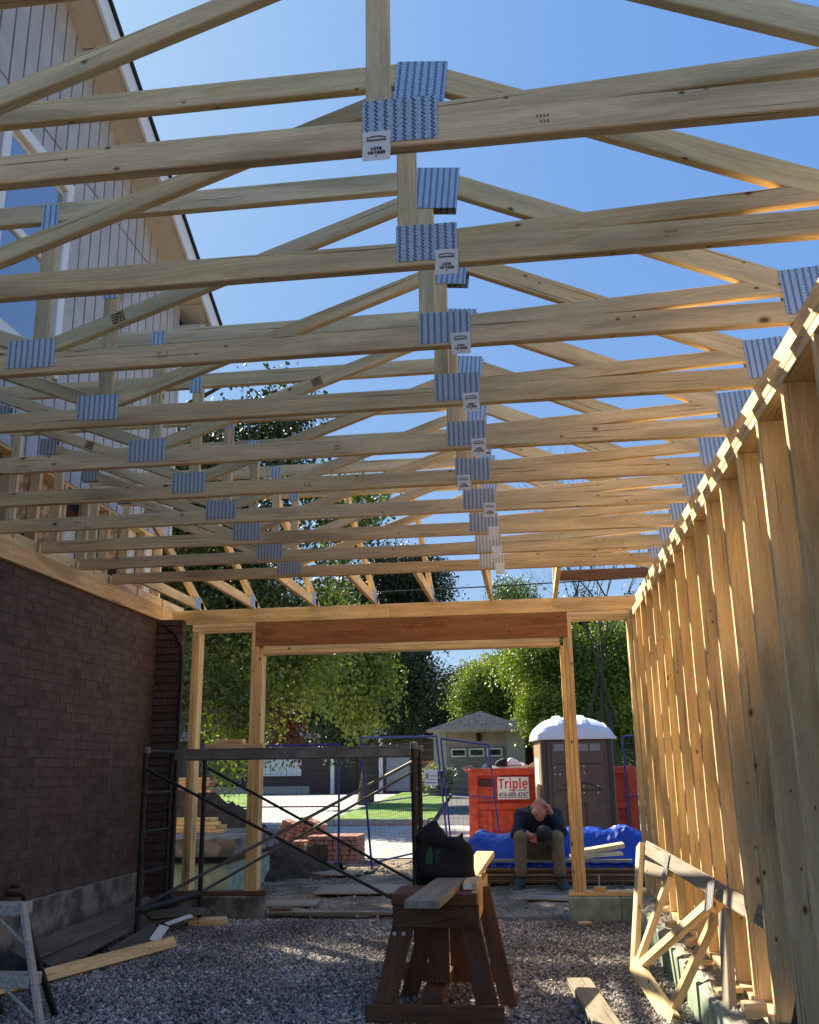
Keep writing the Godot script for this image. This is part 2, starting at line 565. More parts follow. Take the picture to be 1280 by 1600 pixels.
# ---------------------------------------------------------------- the garage
func truss(i: int, label: String) -> void:
	var z := -(2.117 + 0.61 * (i - 1)) - 0.019
	var o := thing("roof_truss", label, "roof truss", Vector3(0, 0, z), "roof trusses across the garage")
	var F := Vector3(0, 0, 1)
	var w: Material = M.wood if i % 2 else M.wood2
	var c := Color(1, 1, 1)
	if i == 9 or i == 10:
		c = Color(0.86, 0.82, 0.78)
	board(o, "bottom_chord", Vector3(-3.528, H + 0.0445, 0), Vector3(1.10, H + 0.0445, 0), 0.089, 0.038, F, w, c)
	board(o, "top_chord", Vector3(-3.50, 3.6155, 0), Vector3(-0.30, 3.6155, 0), 0.089, 0.038, F, w)
	board(o, "sloping_chord", Vector3(-0.28, 3.611, 0), Vector3(1.42, 2.854, 0), 0.089, 0.038, F, w)
	board(o, "king_post", Vector3(-0.333, H + 0.091, 0), Vector3(-0.333, 3.57, 0), 0.064, 0.036, F, w)
	board(o, "post", Vector3(-1.932, H + 0.091, 0), Vector3(-1.932, 3.57, 0), 0.064, 0.036, F, w)
	board(o, "post", Vector3(-3.44, H + 0.091, 0), Vector3(-3.44, 3.57, 0), 0.064, 0.036, F, w)
	board(o, "diagonal_web", Vector3(-1.90, 2.99, 0), Vector3(-0.37, 3.535, 0), 0.064, 0.0365, F, w)
	board(o, "diagonal_web", Vector3(-1.965, 2.99, 0), Vector3(-3.25, 3.49, 0), 0.064, 0.0365, F, w)
	board(o, "lower_web", Vector3(-0.30, 2.962, 0), Vector3(1.02, 3.028, 0), 0.064, 0.0365, F, w)
	for s in [1, -1]:
		var zz: float = s * 0.0202
		for p in [["king_plate", -0.27, 2.952, 0.20, 0.13, 0.0], ["peak_plate", -0.285, 3.565, 0.175, 0.185, -0.10], ["web_plate", -1.965, 2.962, 0.205, 0.125, 0.0], ["web_plate", -1.94, 3.592, 0.075, 0.12, 0.0], ["heel_plate", 1.075, 3.0, 0.165, 0.18, 0.07], ["web_plate", -3.2, 3.47, 0.12, 0.12, 0.0]]:
			var called: String = p[0]
			var n := "plate_mesh_%.3f_%.3f" % [p[3], p[4]]
			if not cache.has(n):
				var st := begin()
				var hx: float = p[3] * 0.5
				var hy: float = p[4] * 0.5
				for q in [[-1, -1], [-1, 1], [1, 1], [-1, -1], [1, 1], [1, -1]]:
					st.set_normal(Vector3(0, 0, 1))
					st.set_uv(Vector2((q[0] * hx + hx) / 0.20, (q[1] * hy + hy) / 0.16))
					st.add_vertex(Vector3(q[0] * hx, q[1] * hy, 0.0012))
				for e in [[Vector3(-hx, -hy, 0), Vector3(hx, -hy, 0), Vector3(0, -1, 0)], [Vector3(-hx, hy, 0), Vector3(hx, hy, 0), Vector3(0, 1, 0)], [Vector3(-hx, -hy, 0), Vector3(-hx, hy, 0), Vector3(-1, 0, 0)], [Vector3(hx, -hy, 0), Vector3(hx, hy, 0), Vector3(1, 0, 0)]]:
					quad(st, e[0], e[1], e[1] + Vector3(0, 0, 0.0012), e[0] + Vector3(0, 0, 0.0012), e[2])
				cache[n] = st.commit()
			put(o, called, cache[n], M.plate, Transform3D(Basis(Vector3(0, 0, 1), p[5] + (rng.randf() - 0.5) * 0.02) * Basis(Vector3(0, 1, 0), 0.0 if s > 0 else PI), Vector3(p[1] + (rng.randf() - 0.5) * 0.012, p[2] + (rng.randf() - 0.5) * 0.008, zz)))
	# the maker's tag hangs below the king plate
	var tx: float = {1: -0.335, 6: -0.325}.get(i, -0.205)
	var st2 := begin()
	var b := 0.012
	for q in [[0.0, 0.0], [0.045, 0.0], [0.095, b]]:
		pass
	var ys := [0.045, 0.0, -0.05]
	var zs := [0.0, 0.002, 0.010]
	for k in 2:
		quad(st2, Vector3(-0.038, ys[k], zs[k]), Vector3(0.038, ys[k], zs[k]), Vector3(0.036, ys[k + 1], zs[k + 1]), Vector3(-0.036, ys[k + 1], zs[k + 1]), Vector3(0, 0, 1))
		quad(st2, Vector3(-0.038, ys[k], zs[k] - 0.0006), Vector3(0.038, ys[k], zs[k] - 0.0006), Vector3(0.036, ys[k + 1], zs[k + 1] - 0.0006), Vector3(-0.036, ys[k + 1], zs[k + 1] - 0.0006), Vector3(0, 0, -1))
	if i > 0:
		var tg := put(o, "paper_tag", st2.commit(), M.paper, Transform3D(Basis(Vector3(0, 0, 1), (rng.randf() - 0.5) * 0.06), Vector3(tx, H + 0.004, 0.0225)))
		var lines := [["LOT#", -0.012, 0.0085], ["16-1620", -0.025, 0.0095], ["A", -0.038, 0.0085]]
		if i < 8:
			for l in lines:
				words(tg, "print", l[0], Vector3(0, l[1], 0.0072), l[2], M.ink)
			var lg := begin()
			for k in 9:
				var x0 := -0.026 + k * 0.0058
				var yy := 0.022 + 0.004 * sin(PI * k / 8.0)
				quad(lg, Vector3(x0, yy, 0.0032), Vector3(x0 + 0.0045, yy, 0.0032), Vector3(x0 + 0.0045, yy + 0.004, 0.0032), Vector3(x0, yy + 0.004, 0.0032), Vector3(0, 0, 1))
				quad(lg, Vector3(x0, 0.014, 0.0034), Vector3(x0 + 0.005, 0.014, 0.0034), Vector3(x0 + 0.005, 0.0185, 0.0034), Vector3(x0, 0.0185, 0.0034), Vector3(0, 0, 1))
			put(tg, "print", lg.commit(), M.ink)
	# mill stamps on some members
	var sm := begin()
	for q in [[-1, -1], [-1, 1], [1, 1], [-1, -1], [1, 1], [1, -1]]:
		sm.set_normal(Vector3(0, 0, 1))
		sm.set_uv(Vector2((q[0] + 1) * 0.5, (1 - q[1]) * 0.5))
		sm.add_vertex(Vector3(q[0] * 0.028, q[1] * 0.024, 0.0))
	for q in 1:
		var fx := -3.0 + rng.randf() * 3.8
		if absf(fx + 0.27) > 0.25 and absf(fx + 1.96) > 0.2 and i > 0:
			var fm := begin()
			for k in 5:
				for w2 in 2:
					if rng.randf() < 0.7:
						quad(fm, Vector3(k * 0.009, w2 * 0.016, 0), Vector3(k * 0.009 + 0.006, w2 * 0.016, 0), Vector3(k * 0.009 + 0.005, w2 * 0.016 + 0.009, 0), Vector3(k * 0.009, w2 * 0.016 + 0.010, 0), Vector3(0, 0, 1))
			put(o, "pencil_mark", fm.commit(), M.faintink, Transform3D(Basis(), Vector3(fx, H + 0.03, 0.0194)))
	for e in {2: [[-0.95, 3.328, 0.34]], 3: [[-1.6, 3.097, 0.34]], 5: [[-1.05, 3.293, 0.34]], 4: [[-0.333, 3.2, 1.57]], 6: [[-2.6, 3.237, -0.37]]}.get(i, []):
		put(o, "mill_stamp", sm.commit(), M.stamp, Transform3D(Basis(Vector3(0, 0, 1), e[2]), Vector3(e[0], e[1], 0.0192)))

func garage() -> void:
	var F := Vector3(0, 0, 1)
	var names := ["nearest roof truss, almost out of the top of the view", "first fully seen roof truss, its paper tag left of the king post", "second roof truss with a stamped web, in front of the sky", "third roof truss with a stamp low on its diagonal", "fourth roof truss with a stamp up its king post", "fifth roof truss, stamped halfway up its diagonal web", "sixth roof truss, its paper tag at the left edge of the king plate", "seventh roof truss from the camera, first with pale sunlit king plate", "eighth roof truss from the camera, above the garage opening", "ninth roof truss from the camera, third last before the front jacks", "tenth and last full roof truss, carrying the short jack trusses"]
	for i in 11:
		truss(i, names[i])
	# jack trusses along z in front of the last truss
	var xs := [-3.276, -2.713, -2.093, -1.484, -0.916, -0.345, 0.272]
	var where := ["at the far left above the brick corner", "second from the left above the narrow left bay", "third from the left above the left door post", "fourth from the left over the header", "fifth from the left over the header middle", "sixth from the left, against open sky", "last on the right, beside the short side jack"]
	for k in 7:
		var o := thing("jack_truss", "short jack truss on the front beam, " + where[k], "jack truss", Vector3(xs[k], 0, 0), "jack trusses over the front wall")
		var fx := Vector3(1, 0, 0)
		board(o, "bottom_chord", Vector3(0, H + 0.0445, -7.652), Vector3(0, H + 0.0445, -9.19), 0.089, 0.038, fx, M.wood)
		board(o, "sloping_chord", Vector3(0, 3.545, -7.652), Vector3(0, 2.86, -9.30), 0.089, 0.038, fx, M.wood2)
		for s in [1, -1]:
			var n := "heel_mesh"
			if not cache.has(n):
				var st := begin()
				for q in [[-1, -1], [-1, 1], [1, 1], [-1, -1], [1, 1], [1, -1]]:
					st.set_normal(Vector3(0, 0, 1))
					st.set_uv(Vector2((q[0] + 1) * 0.4, (q[1] + 1) * 0.4))
					st.add_vertex(Vector3(q[0] * 0.07, q[1] * 0.06, 0.0008))
				cache[n] = st.commit()
			put(o, "heel_plate", cache[n], M.plate, Transform3D(Basis(Vector3(0, 1, 0), s * PI / 2), Vector3(s * 0.0196, H + 0.066, -9.02)))
	var sj := thing("side_jack", "short single board between last jack and right stud wall", "jack rafter", Vector3(0, 0, -8.22))
	board(sj, "board", Vector3(0.292, H + 0.0445, 0), Vector3(1.05, H + 0.0445, 0), 0.089, 0.038, F, M.oldwood, Color(1.4, 1.35, 1.3))
	board(sj, "sloping_board", Vector3(0.292, H + 0.40, 0), Vector3(1.3, H + 0.03, 0), 0.089, 0.038, F, M.wood)

	# right stud wall
	var rw := thing("stud_wall", "long right stud wall of fresh two by six lumber", "stud wall")
	for k in 19:
		var z := -2.16 - 0.406 * k + 0.0
		if z < -9.0:
			break
		board(rw, "stud", Vector3(1.037, 0.243, z - 0.019), Vector3(1.037, 2.655, z - 0.019), 0.14, 0.038, F, M.wood if k % 3 else M.wood2, Color(1, 0.97, 0.92))
	for z in [-9.047, -9.008]:
		board(rw, "stud", Vector3(1.037, 0.243, z), Vector3(1.037, 2.655, z), 0.14, 0.038, F, M.wood)
	wood_box(rw, "bottom_plate", Vector3(0.967, 0.205, -9.065), Vector3(1.107, 0.2425, -4.6), M.wood)
	wood_box(rw, "bottom_plate", Vector3(0.967, 0.205, -4.598), Vector3(1.107, 0.2425, -1.6), M.wood2)
	for e in [[2.6555, -9.065, -5.0], [2.6555, -4.998, -1.6]]:
		wood_box(rw, "top_plate", Vector3(0.967, e[0], e[1]), Vector3(1.107, e[0] + 0.0375, e[2]), M.wood)
	for e in [[2.694, -9.065, -6.4], [2.694, -6.398, -3.1], [2.694, -3.098, -1.6]]:
		wood_box(rw, "top_plate", Vector3(0.9675, e[0], e[1]), Vector3(1.107, e[0] + 0.0375, e[2]), M.wood2)
	for e in [[-9.03, -5.6], [-5.598, -1.6]]:
		wood_box(rw, "rim_board", Vector3(1.018, 2.733, e[0]), Vector3(1.056, 2.8725, e[1]), M.wood)
	for k in 6:
		box(rw, "sheathing_panel", Vector3(1.109, 0.19, -9.06 + k * 1.225), Vector3(1.12, 2.87, -9.06 + k * 1.225 + 1.22), M.osb, 0.001)

	# front wall with the door opening
	var fw := thing("framed_front_wall", "framed front wall with wide door opening under brown header", "framed wall", Vector3(0, 0, -9.065))
	for e in [[-3.525, -1.33], [-1.328, 1.015]]:
		wood_box(fw, "rim_board", Vector3(e[0], 2.734, -0.040), Vector3(e[1], 2.8715, -0.002), M.wood2, Color(1, 0.95, 0.88))
	wood_box(fw, "header", Vector3(-2.672, 2.494, -0.045), Vector3(0.366, 2.732, -0.0), M.lvl)
	wood_box(fw, "header", Vector3(-2.672, 2.494, -0.14), Vector3(0.366, 2.732, -0.095), M.lvl)
	put(fw, "stamp", stamp_quad(0.42, 0.06), M.faintstamp, Transform3D(Basis(), Vector3(-1.0, 2.655, 0.0012)))
	put(fw, "stamp", stamp_quad(0.30, 0.05), M.faintstamp, Transform3D(Basis(), Vector3(-1.75, 2.60, 0.0012)))
	put(fw, "stamp", stamp_quad(0.12, 0.06), M.faintstamp, Transform3D(Basis(), Vector3(-2.55, 2.63, 0.0012)))
	wood_box(fw, "header_plate", Vector3(-2.593, 2.455, -0.14), Vector3(0.288, 2.492, 0.0), M.wood)
	wood_box(fw, "header_plate", Vector3(-2.593, 2.416, -0.14), Vector3(0.288, 2.4535, 0.0), M.wood2)
	for e in [[-3.32, -2.674], [0.368, 0.965]]:
		wood_box(fw, "top_plate", Vector3(e[0], 2.694, -0.14), Vector3(e[1], 2.732, 0.0), M.wood)
		wood_box(fw, "top_plate", Vector3(e[0], 2.655, -0.14), Vector3(e[1], 2.692, 0.0), M.wood2)
	for e in [[-3.318, 2.653, 0.86], [-3.279, 2.653, 1.0], [-2.711, 2.653, 0.95], [0.367, 2.653, 1.0], [0.928, 2.653, 1.0]]:
		wood_box(fw, "stud", Vector3(e[0], 0.243, -0.14), Vector3(e[0] + 0.0375, e[1], 0.0), M.wood2 if e[0] < 0 else M.wood, Color(e[2], e[2] * 0.95, e[2] * 0.88))
	for x in [-2.672, -2.633, 0.289, 0.328]:
		wood_box(fw, "trimmer_stud", Vector3(x, 0.243, -0.14), Vector3(x + 0.0375, 2.414 if x > -2.65 and x < 0.3 else 2.4925, 0.0 if x != 0.328 else -0.002), M.wood2, Color(1.0, 0.93, 0.82))
	wood_box(fw, "sill_plate", Vector3(-3.5, 0.205, -0.14), Vector3(-2.50, 0.242, 0.0), M.oldwood, Color(1.2, 1.1, 1.0))
	wood_box(fw, "sill_plate", Vector3(0.25, 0.205, -0.14), Vector3(0.966, 0.242, 0.0), M.wood2, Color(1, 0.9, 0.78))

	var ab := thing("anchor_bolt", "anchor bolt with washer on the sill plate right of the opening", "bolt", Vector3(0.52, 0.242, -9.12))
	box(ab, "washer_block", Vector3(-0.05, 0, -0.035), Vector3(0.06, 0.035, 0.035), M.wood2, 0.003, Color(0.9, 0.75, 0.55))
	rod(ab, "threaded_rod", [Vector3(0, 0.03, 0), Vector3(0, 0.13, 0)], 0.007, M.galv)
	var ld := thing("ledger_board", "pale ledger board along the top of the brick wall", "ledger board")
	wood_box(ld, "board", Vector3(-3.567, 2.734, -8.78), Vector3(-3.529, 2.872, -3.8), M.wood2, Color(1, 0.97, 0.9))
	wood_box(ld, "board", Vector3(-3.567, 2.734, -3.797), Vector3(-3.529, 2.872, -2.0), M.wood)
	wood_box(ld, "board", Vector3(-3.567, 2.732, -9.10), Vector3(-3.527, 2.872, -8.783), M.wood)
	for k in range(2, 13):
		var z0 := -(2.117 + 0.61 * (k - 1)) - 0.04
		wood_box(ld, "blocking", Vector3(-3.60, 2.874, z0 - 0.57), Vector3(-3.562, 2.962, z0 - 0.002), M.wood, Color(1, 0.97, 0.92))

	# foundations
	var fr := thing("foundation_kerb", "pale green foundation kerb under the right stud wall", "foundation")
	box(fr, "kerb", Vector3(0.79, -0.2, -9.0), Vector3(1.25, 0.2045, -1.6), M.mint, 0.008)
	put(fr, "mortar_bed", rubble_strip(), M.dust)
	var ff := thing("foundation_kerb", "pale green foundation stub right of the door opening", "foundation")
	box(ff, "kerb", Vector3(0.245, -0.2, -9.26), Vector3(0.69, 0.203, -9.002), M.mint, 0.008)
	box(ff, "kerb", Vector3(0.694, -0.2, -9.26), Vector3(1.25, 0.203, -9.004), M.mint, 0.008)
	var fl := thing("foundation_kerb", "dark concrete foundation stub left of the door opening", "foundation")
	box(fl, "kerb", Vector3(-3.5, -0.2, -9.26), Vector3(-2.54, 0.203, -9.002), M.concrete, 0.012, Color(0.5, 0.5, 0.5))

func stamp_quad(w: float, h: float) -> ArrayMesh:
	var st := begin()
	for q in [[-1, -1], [-1, 1], [1, 1], [-1, -1], [1, 1], [1, -1]]:
		st.set_normal(Vector3(0, 0, 1))
		st.set_uv(Vector2((q[0] + 1) * 0.5, (1 - q[1]) * 0.5))
		st.add_vertex(Vector3(q[0] * w * 0.5, q[1] * h * 0.5, 0.0))
	return st.commit()

func rubble_strip() -> ArrayMesh:
	var st := begin()
	var n := noise(77, 6.0, 3)
	var nx := 8
	var nz := 150
	var at := func(i: int, k: int) -> Vector3:
		var x := 0.80 + 0.165 * i / nx
		var z := -8.98 + 7.2 * k / nz
		var e := minf(1.0, minf(i, nx - i) * 0.8)
		return Vector3(x, 0.203 + e * maxf(0.0, n.get_noise_2d(x * 2.0, z * 0.8) * 0.05 + 0.012), z)
	for k in nz:
		for i in nx:
			var a: Vector3 = at.call(i, k)
			var b: Vector3 = at.call(i + 1, k)
			var c: Vector3 = at.call(i + 1, k + 1)
			var d: Vector3 = at.call(i, k + 1)
			quad(st, a, b, c, d, (d - a).cross(b - a).normalized())
	return st.commit()

# ---------------------------------------------------------------- the house on the left
func house() -> void:
	var o := thing("house", "two storey house on the left, dark brick below and pale siding above", "house")
	box(o, "foundation", Vector3(-10.8, -0.3, -8.74), Vector3(-3.535, 0.46, -1.93), M.concrete, 0.01)
	var bw := box(o, "brick_wall", Vector3(-3.80, 0.462, -8.735), Vector3(-3.560, 2.733, -2.0), M.mortar, 0.0)
	var meshes := []
	for k in 6:
		var v := 0.93 + 0.025 * k
		meshes.append(bevel_box(Vector3(0.2, 0.063, 0.05), 0.002, 0, 0, Color(v, v * 0.99, v)))
	var rest := begin()
	var inv := bw.transform.affine_inverse()
	var all := []
	for row in 33:
		for k in 56:
			var z := -8.62 + 0.206 * k + (0.103 if row % 2 else 0.0) - 0.05
			if z < -2.15:
				all.append([row, z, (0.0 if z < -5.6 else (z + 5.6) * 0.5) + absf(row - 14) * 0.004 + (z + 9.0) * 0.02])
	all.sort_custom(func(a, b): return a[2] < b[2])
	var turn := Basis(Vector3(0, 0, -1), Vector3(0, 1, 0), Vector3(1, 0, 0))
	for q in all.size():
		var e: Array = all[q]
		var p := Vector3(-3.583 + (rng.randf() - 0.5) * 0.005, 0.462 + 0.0685 * e[0] + 0.034, e[1])
		var tf := inv * Transform3D(turn * Basis(Vector3(0, 0, 1), (rng.randf() - 0.5) * 0.012), p)
		if q < 300:
			put(bw, "brick", meshes[rng.randi() % 6], M.brick, tf)
		else:
			rest.append_from(meshes[rng.randi() % 6], 0, tf)
	put(bw, "bricks", rest.commit(), M.brick).set_meta("kind", "stuff")
	# the return of the brickwork at the front corner
	var pier := box(o, "brick_pier", Vector3(-3.79, 0.0, -8.84), Vector3(-3.305, 2.73, -8.752), M.mortar, 0.0)
	var pinv := pier.transform.affine_inverse()
	for row in 40:
		for k in 2:
			var sh := 0.05 if row % 2 else -0.05
			var x0: float = maxf(-3.56, -3.565 + 0.206 * k + sh - (0.0 if k else 0.1))
			var x1: float = minf(-3.30, -3.565 + 0.206 * (k + 1) + sh - 0.01)
			if x1 - x0 < 0.03:
				continue
			put(pier, "brick", bevel_box(Vector3(snappedf(x1 - x0, 0.01), 0.056, 0.05), 0.004), M.brick, pinv * Transform3D(Basis(), Vector3((x0 + x1) * 0.5, 0.034 + 0.0685 * row, -8.765 + rng.randf() * 0.008)))
	# studs laid bare above the brick, patched with sheathing
	box(o, "wall_backing", Vector3(-3.80, 2.735, -9.03), Vector3(-3.735, 3.60, -2.0), M.dark, 0.0)
	for k in 17:
		var z := -8.95 + 0.406 * k
		wood_box(o, "stud", Vector3(-3.72, 2.74, z), Vector3(-3.632, 3.59, z + 0.038), M.wood, Color(0.95, 0.88, 0.8))
		var kind := rng.randi() % 4
		if kind < 2:
			box(o, "sheathing_patch", Vector3(-3.733, 2.86 + rng.randf() * 0.3, z + 0.042), Vector3(-3.72, 3.58, z + 0.40), M.osb, 0.001)
		elif kind == 2:
			box(o, "white_wrap", Vector3(-3.733, 2.80, z + 0.042), Vector3(-3.724, 3.3, z + 0.40), M.white, 0.001)
			box(o, "red_board", Vector3(-3.732, 3.31, z + 0.042), Vector3(-3.716, 3.42, z + 0.40), M.rust, 0.002)
		else:
			box(o, "white_wrap", Vector3(-3.733, 2.80, z + 0.042), Vector3(-3.724, 3.55, z + 0.40), M.white, 0.001)
	wood_box(o, "stud_plate", Vector3(-3.73, 3.553, -9.0), Vector3(-3.634, 3.59, -2.0), M.wood)
	# upper wall: vertical boards between dark grooves
	var rake := func(z: float) -> float: return minf(7.16 + 0.469 * (z + 7.04), 7.16 + 0.469 * 1.54 - 0.469 * (z + 5.5))
	var sb := begin()
	var prof := [Vector2(-9.05, 3.6), Vector2(-1.95, 3.6), Vector2(-1.95, rake.call(-1.95)), Vector2(-5.5, rake.call(-5.5)), Vector2(-9.05, rake.call(-9.05))]
	for k in range(1, 4):
		for x in [-3.65, -3.80]:
			tri(sb, Vector3(x, prof[0].y, prof[0].x), Vector3(x, prof[k].y, prof[k].x), Vector3(x, prof[k + 1].y, prof[k + 1].x), Vector3(1 if x > -3.7 else -1, 0, 0))
	var sw := put(o, "siding_wall", sb.commit(), M.dark)
	for k in 40:
		var z0 := -9.05 + 0.178 * k
		var z1 := z0 + 0.160
		for part in [[3.575, 6.245], [6.262, 20.0]]:
			var y0: float = part[0]
			var ta: float = minf(part[1], rake.call(z0) + 0.02)
			var tb: float = minf(part[1], rake.call(z1) + 0.02)
			if minf(ta, tb) < y0 + 0.03:
				continue
			if z1 > -6.5 and z0 < -5.45 and y0 < 5.0:     # the window is here
				var cuts := [[3.575, 4.30, 4.30], [6.03, ta, tb]]
				for c in cuts:
					slab(sw, z0, z1, c[0], c[1], c[2])
				continue
			slab(sw, z0, z1, y0, ta, tb)
	# window
	var wn := Node3D.new()
	wn.name = "window"
	o.add_child(wn)
	for e in [[4.30, 4.40, -6.5, -5.45], [5.93, 6.03, -6.5, -5.45], [4.402, 5.928, -6.5, -6.40], [4.402, 5.928, -5.55, -5.45], [5.17, 5.24, -6.397, -5.553]]:
		box(wn, "frame", Vector3(-3.68, e[0], e[2]), Vector3(-3.575 if e[0] != 5.17 else -3.61, e[1], e[3]), M.white, 0.006)
	for e in [[4.402, 4.45, -6.398, -5.552], [5.88, 5.926, -6.398, -5.552]]:
		box(wn, "sash", Vector3(-3.67, e[0], e[2]), Vector3(-3.62, e[1], e[3]), M.soffit, 0.004)
	box(wn, "pane", Vector3(-3.646, 4.41, -6.396), Vector3(-3.636, 5.165, -5.554), M.glass, 0.0)
	box(wn, "pane", Vector3(-3.634, 5.245, -6.396), Vector3(-3.624, 5.92, -5.554), M.glass, 0.0)
	# eaves along the rake
	for k in 16:
		var za := -9.5 + 0.5 * k
		var zb := minf(za + 0.485, -1.52)
		var ya: float = rake.call(za)
		var yb: float = rake.call(zb)
		if za < -5.5 and zb > -5.5:
			zb = -5.5
			yb = rake.call(-5.5)
		var st := begin()
		var a := Vector3(-3.66, ya, za)
		var b := Vector3(-3.352, ya, za)
		var c := Vector3(-3.352, yb, zb)
		var d := Vector3(-3.66, yb, zb)
		var up := Vector3(0, 0.018, 0)
		quad(st, a, b, c, d, Vector3(0, -1, 0.4))
		quad(st, a + up, b + up, c + up, d + up, Vector3(0, 1, -0.4))
		quad(st, a, b, b + up, a + up, Vector3(0, 0, -1))
		quad(st, d, c, c + up, d + up, Vector3(0, 0, 1))
		put(o, "soffit_panel", st.commit(), M.soffit)
	for sgn in [1, -1]:
		var z0 := -9.52 if sgn > 0 else -1.48
		var y0: float = rake.call(z0)
		var yt: float = rake.call(-5.5)
		for e in [["fascia_board", -3.351, -3.325, -0.03, 0.20, M.white], ["roof_edge", -3.353, -3.300, 0.203, 0.245, M.black]]:
			var st := begin()
			var q := [Vector3(e[1], y0 + e[3], z0), Vector3(e[1], yt + e[3], -5.5), Vector3(e[1], yt + e[4], -5.5), Vector3(e[1], y0 + e[4], z0)]
			var dx := Vector3(e[2] - e[1], 0, 0)
			quad(st, q[0] + dx, q[1] + dx, q[2] + dx, q[3] + dx, Vector3(1, 0, 0))
			quad(st, q[0], q[1], q[2], q[3], Vector3(-1, 0, 0))
			quad(st, q[0], q[1], q[1] + dx, q[0] + dx, Vector3(0, -1, 0))
			quad(st, q[3], q[2], q[2] + dx, q[3] + dx, Vector3(0, 1, 0))
			quad(st, q[0], q[3], q[3] + dx, q[0] + dx, Vector3(0, 0, -sgn))
			put(o, e[0], st.commit(), e[5])
		var rs := begin()
		var nn := Vector3(0, 0.905, -0.425 * sgn)
		for yy in [0.21, 0.09]:
			quad(rs, Vector3(-11.1, y0 + yy, z0), Vector3(-3.354, y0 + yy, z0), Vector3(-3.354, yt + yy, -5.5), Vector3(-11.1, yt + yy, -5.5), nn * (1 if yy > 0.15 else -1))
		quad(rs, Vector3(-11.1, y0 + 0.09, z0), Vector3(-3.354, y0 + 0.09, z0), Vector3(-3.354, y0 + 0.21, z0), Vector3(-11.1, y0 + 0.21, z0), Vector3(0, 0, -sgn))
		put(o, "roof", rs.commit(), M.shingle)
	box(o, "eave_box", Vector3(-11.0, 5.99, -9.50), Vector3(-3.36, 6.03, -9.06), M.soffit, 0.003)
	box(o, "eave_return", Vector3(-3.66, 5.88, -9.50), Vector3(-3.36, 5.985, -9.0), M.soffit, 0.003)
	box(o, "gutter", Vector3(-11.0, 6.0, -9.62), Vector3(-3.33, 6.12, -9.505), M.white, 0.01)
	box(o, "corner_board", Vector3(-3.66, 3.575, -9.09), Vector3(-3.60, 5.98, -9.055), M.white, 0.003)
	box(o, "front_wall", Vector3(-10.8, 0.0, -9.05), Vector3(-3.82, 6.2, -8.9), M.siding, 0.003)
	box(o, "rear_wall", Vector3(-10.8, 0.0, -2.07), Vector3(-3.66, 6.2, -1.952), M.siding, 0.003)
	box(o, "side_wall", Vector3(-10.8, 0.0, -8.89), Vector3(-10.7, 6.2, -2.08), M.siding, 0.003)
	var dp := thing("drain_pipe", "thin brown pipe running down the brick corner", "pipe")
	rod(dp, "pipe", [Vector3(-3.46, 2.66, -8.735), Vector3(-3.38, 2.60, -8.73), Vector3(-3.30, 2.48, -8.725), Vector3(-3.285, 2.3, -8.725), Vector3(-3.29, 0.2, -8.725)], 0.016, M.dark)
	var tp := thing("hose_tap", "small brass hose tap low on the brick wall", "tap", Vector3(-3.555, 0.53, -6.42))
	rod(tp, "pipe", [Vector3(0, 0, 0), Vector3(0.09, 0, 0), Vector3(0.12, -0.02, 0), Vector3(0.125, -0.06, 0)], 0.016, M.rust)
	var hw := begin()
	lathe(hw, Vector3(0.05, 0.05, 0), [Vector2(0.0, 0.012), Vector2(0.034, 0.012), Vector2(0.038, 0.0), Vector2(0.034, -0.01), Vector2(0.0, -0.01)], 12)
	put(tp, "handwheel", hw.commit(), M.dark)

func slab(parent: Node, z0: float, z1: float, y0: float, ta: float, tb: float) -> void:
	if minf(ta, tb) <= y0:
		return
	var st := begin()
	var x := -3.622
	var xb := -3.649
	var a := Vector3(x, y0, z0 + 0.004)
	var b := Vector3(x, y0, z1)
	var c := Vector3(x, tb, z1)
	var d := Vector3(x, ta, z0 + 0.004)
	var k := Vector3(xb - x, 0, 0)
	quad(st, a, b, c, d, Vector3(1, 0, 0))
	quad(st, b, c, c + k, b + k, Vector3(0, 0, 1))
	quad(st, a, d, d + k, a + k, Vector3(0, 0, -1))
	quad(st, a, b, b + k, a + k, Vector3(0, -1, 0))
	quad(st, d, c, c + k, d + k, Vector3(0, 1, 0))
	put(parent, "siding_board", st.commit(), M.siding)

# ---------------------------------------------------------------- ground
func sheet(called: String, pts: Array, y: float, mat: Material) -> void:
	var st := begin()
	var poly := PackedVector2Array()
	for p in pts:
		poly.append(Vector2(p[0], p[1]))
	var ix := Geometry2D.triangulate_polygon(poly)
	for k in range(0, ix.size(), 3):
		tri(st, Vector3(poly[ix[k]].x, y, poly[ix[k]].y), Vector3(poly[ix[k + 1]].x, y, poly[ix[k + 1]].y), Vector3(poly[ix[k + 2]].x, y, poly[ix[k + 2]].y), Vector3.UP)
	struct(called, st.commit(), mat)

func rough_ground(x0: float, x1: float, z0: float, z1: float, step: float, y: float, amp: float, seed_: int, edge := 0.4) -> ArrayMesh:
	var n := noise(seed_, 0.9, 4)
	var nx := int((x1 - x0) / step)
	var nz := int((z1 - z0) / step)
	var vs := PackedVector3Array()
	for k in nz + 1:
		for i in nx + 1:
			var x := x0 + (x1 - x0) * i / nx
			var z := z0 + (z1 - z0) * k / nz
			var e := clampf(minf(minf(x - x0, x1 - x), minf(z - z0, z1 - z)) / edge, 0.0, 1.0)
			vs.append(Vector3(x, y + e * amp * (0.5 + n.get_noise_2d(x, z)), z))
	var st := begin()
	for v in vs:
		st.set_uv(Vector2(v.x, v.z))
		st.add_vertex(v)
	for k in nz:
		for i in nx:
			var a := k * (nx + 1) + i
			for q in [a, a + 1, a + nx + 2, a, a + nx + 2, a + nx + 1]:
				st.add_index(q)
	st.generate_normals()
	return st.commit()

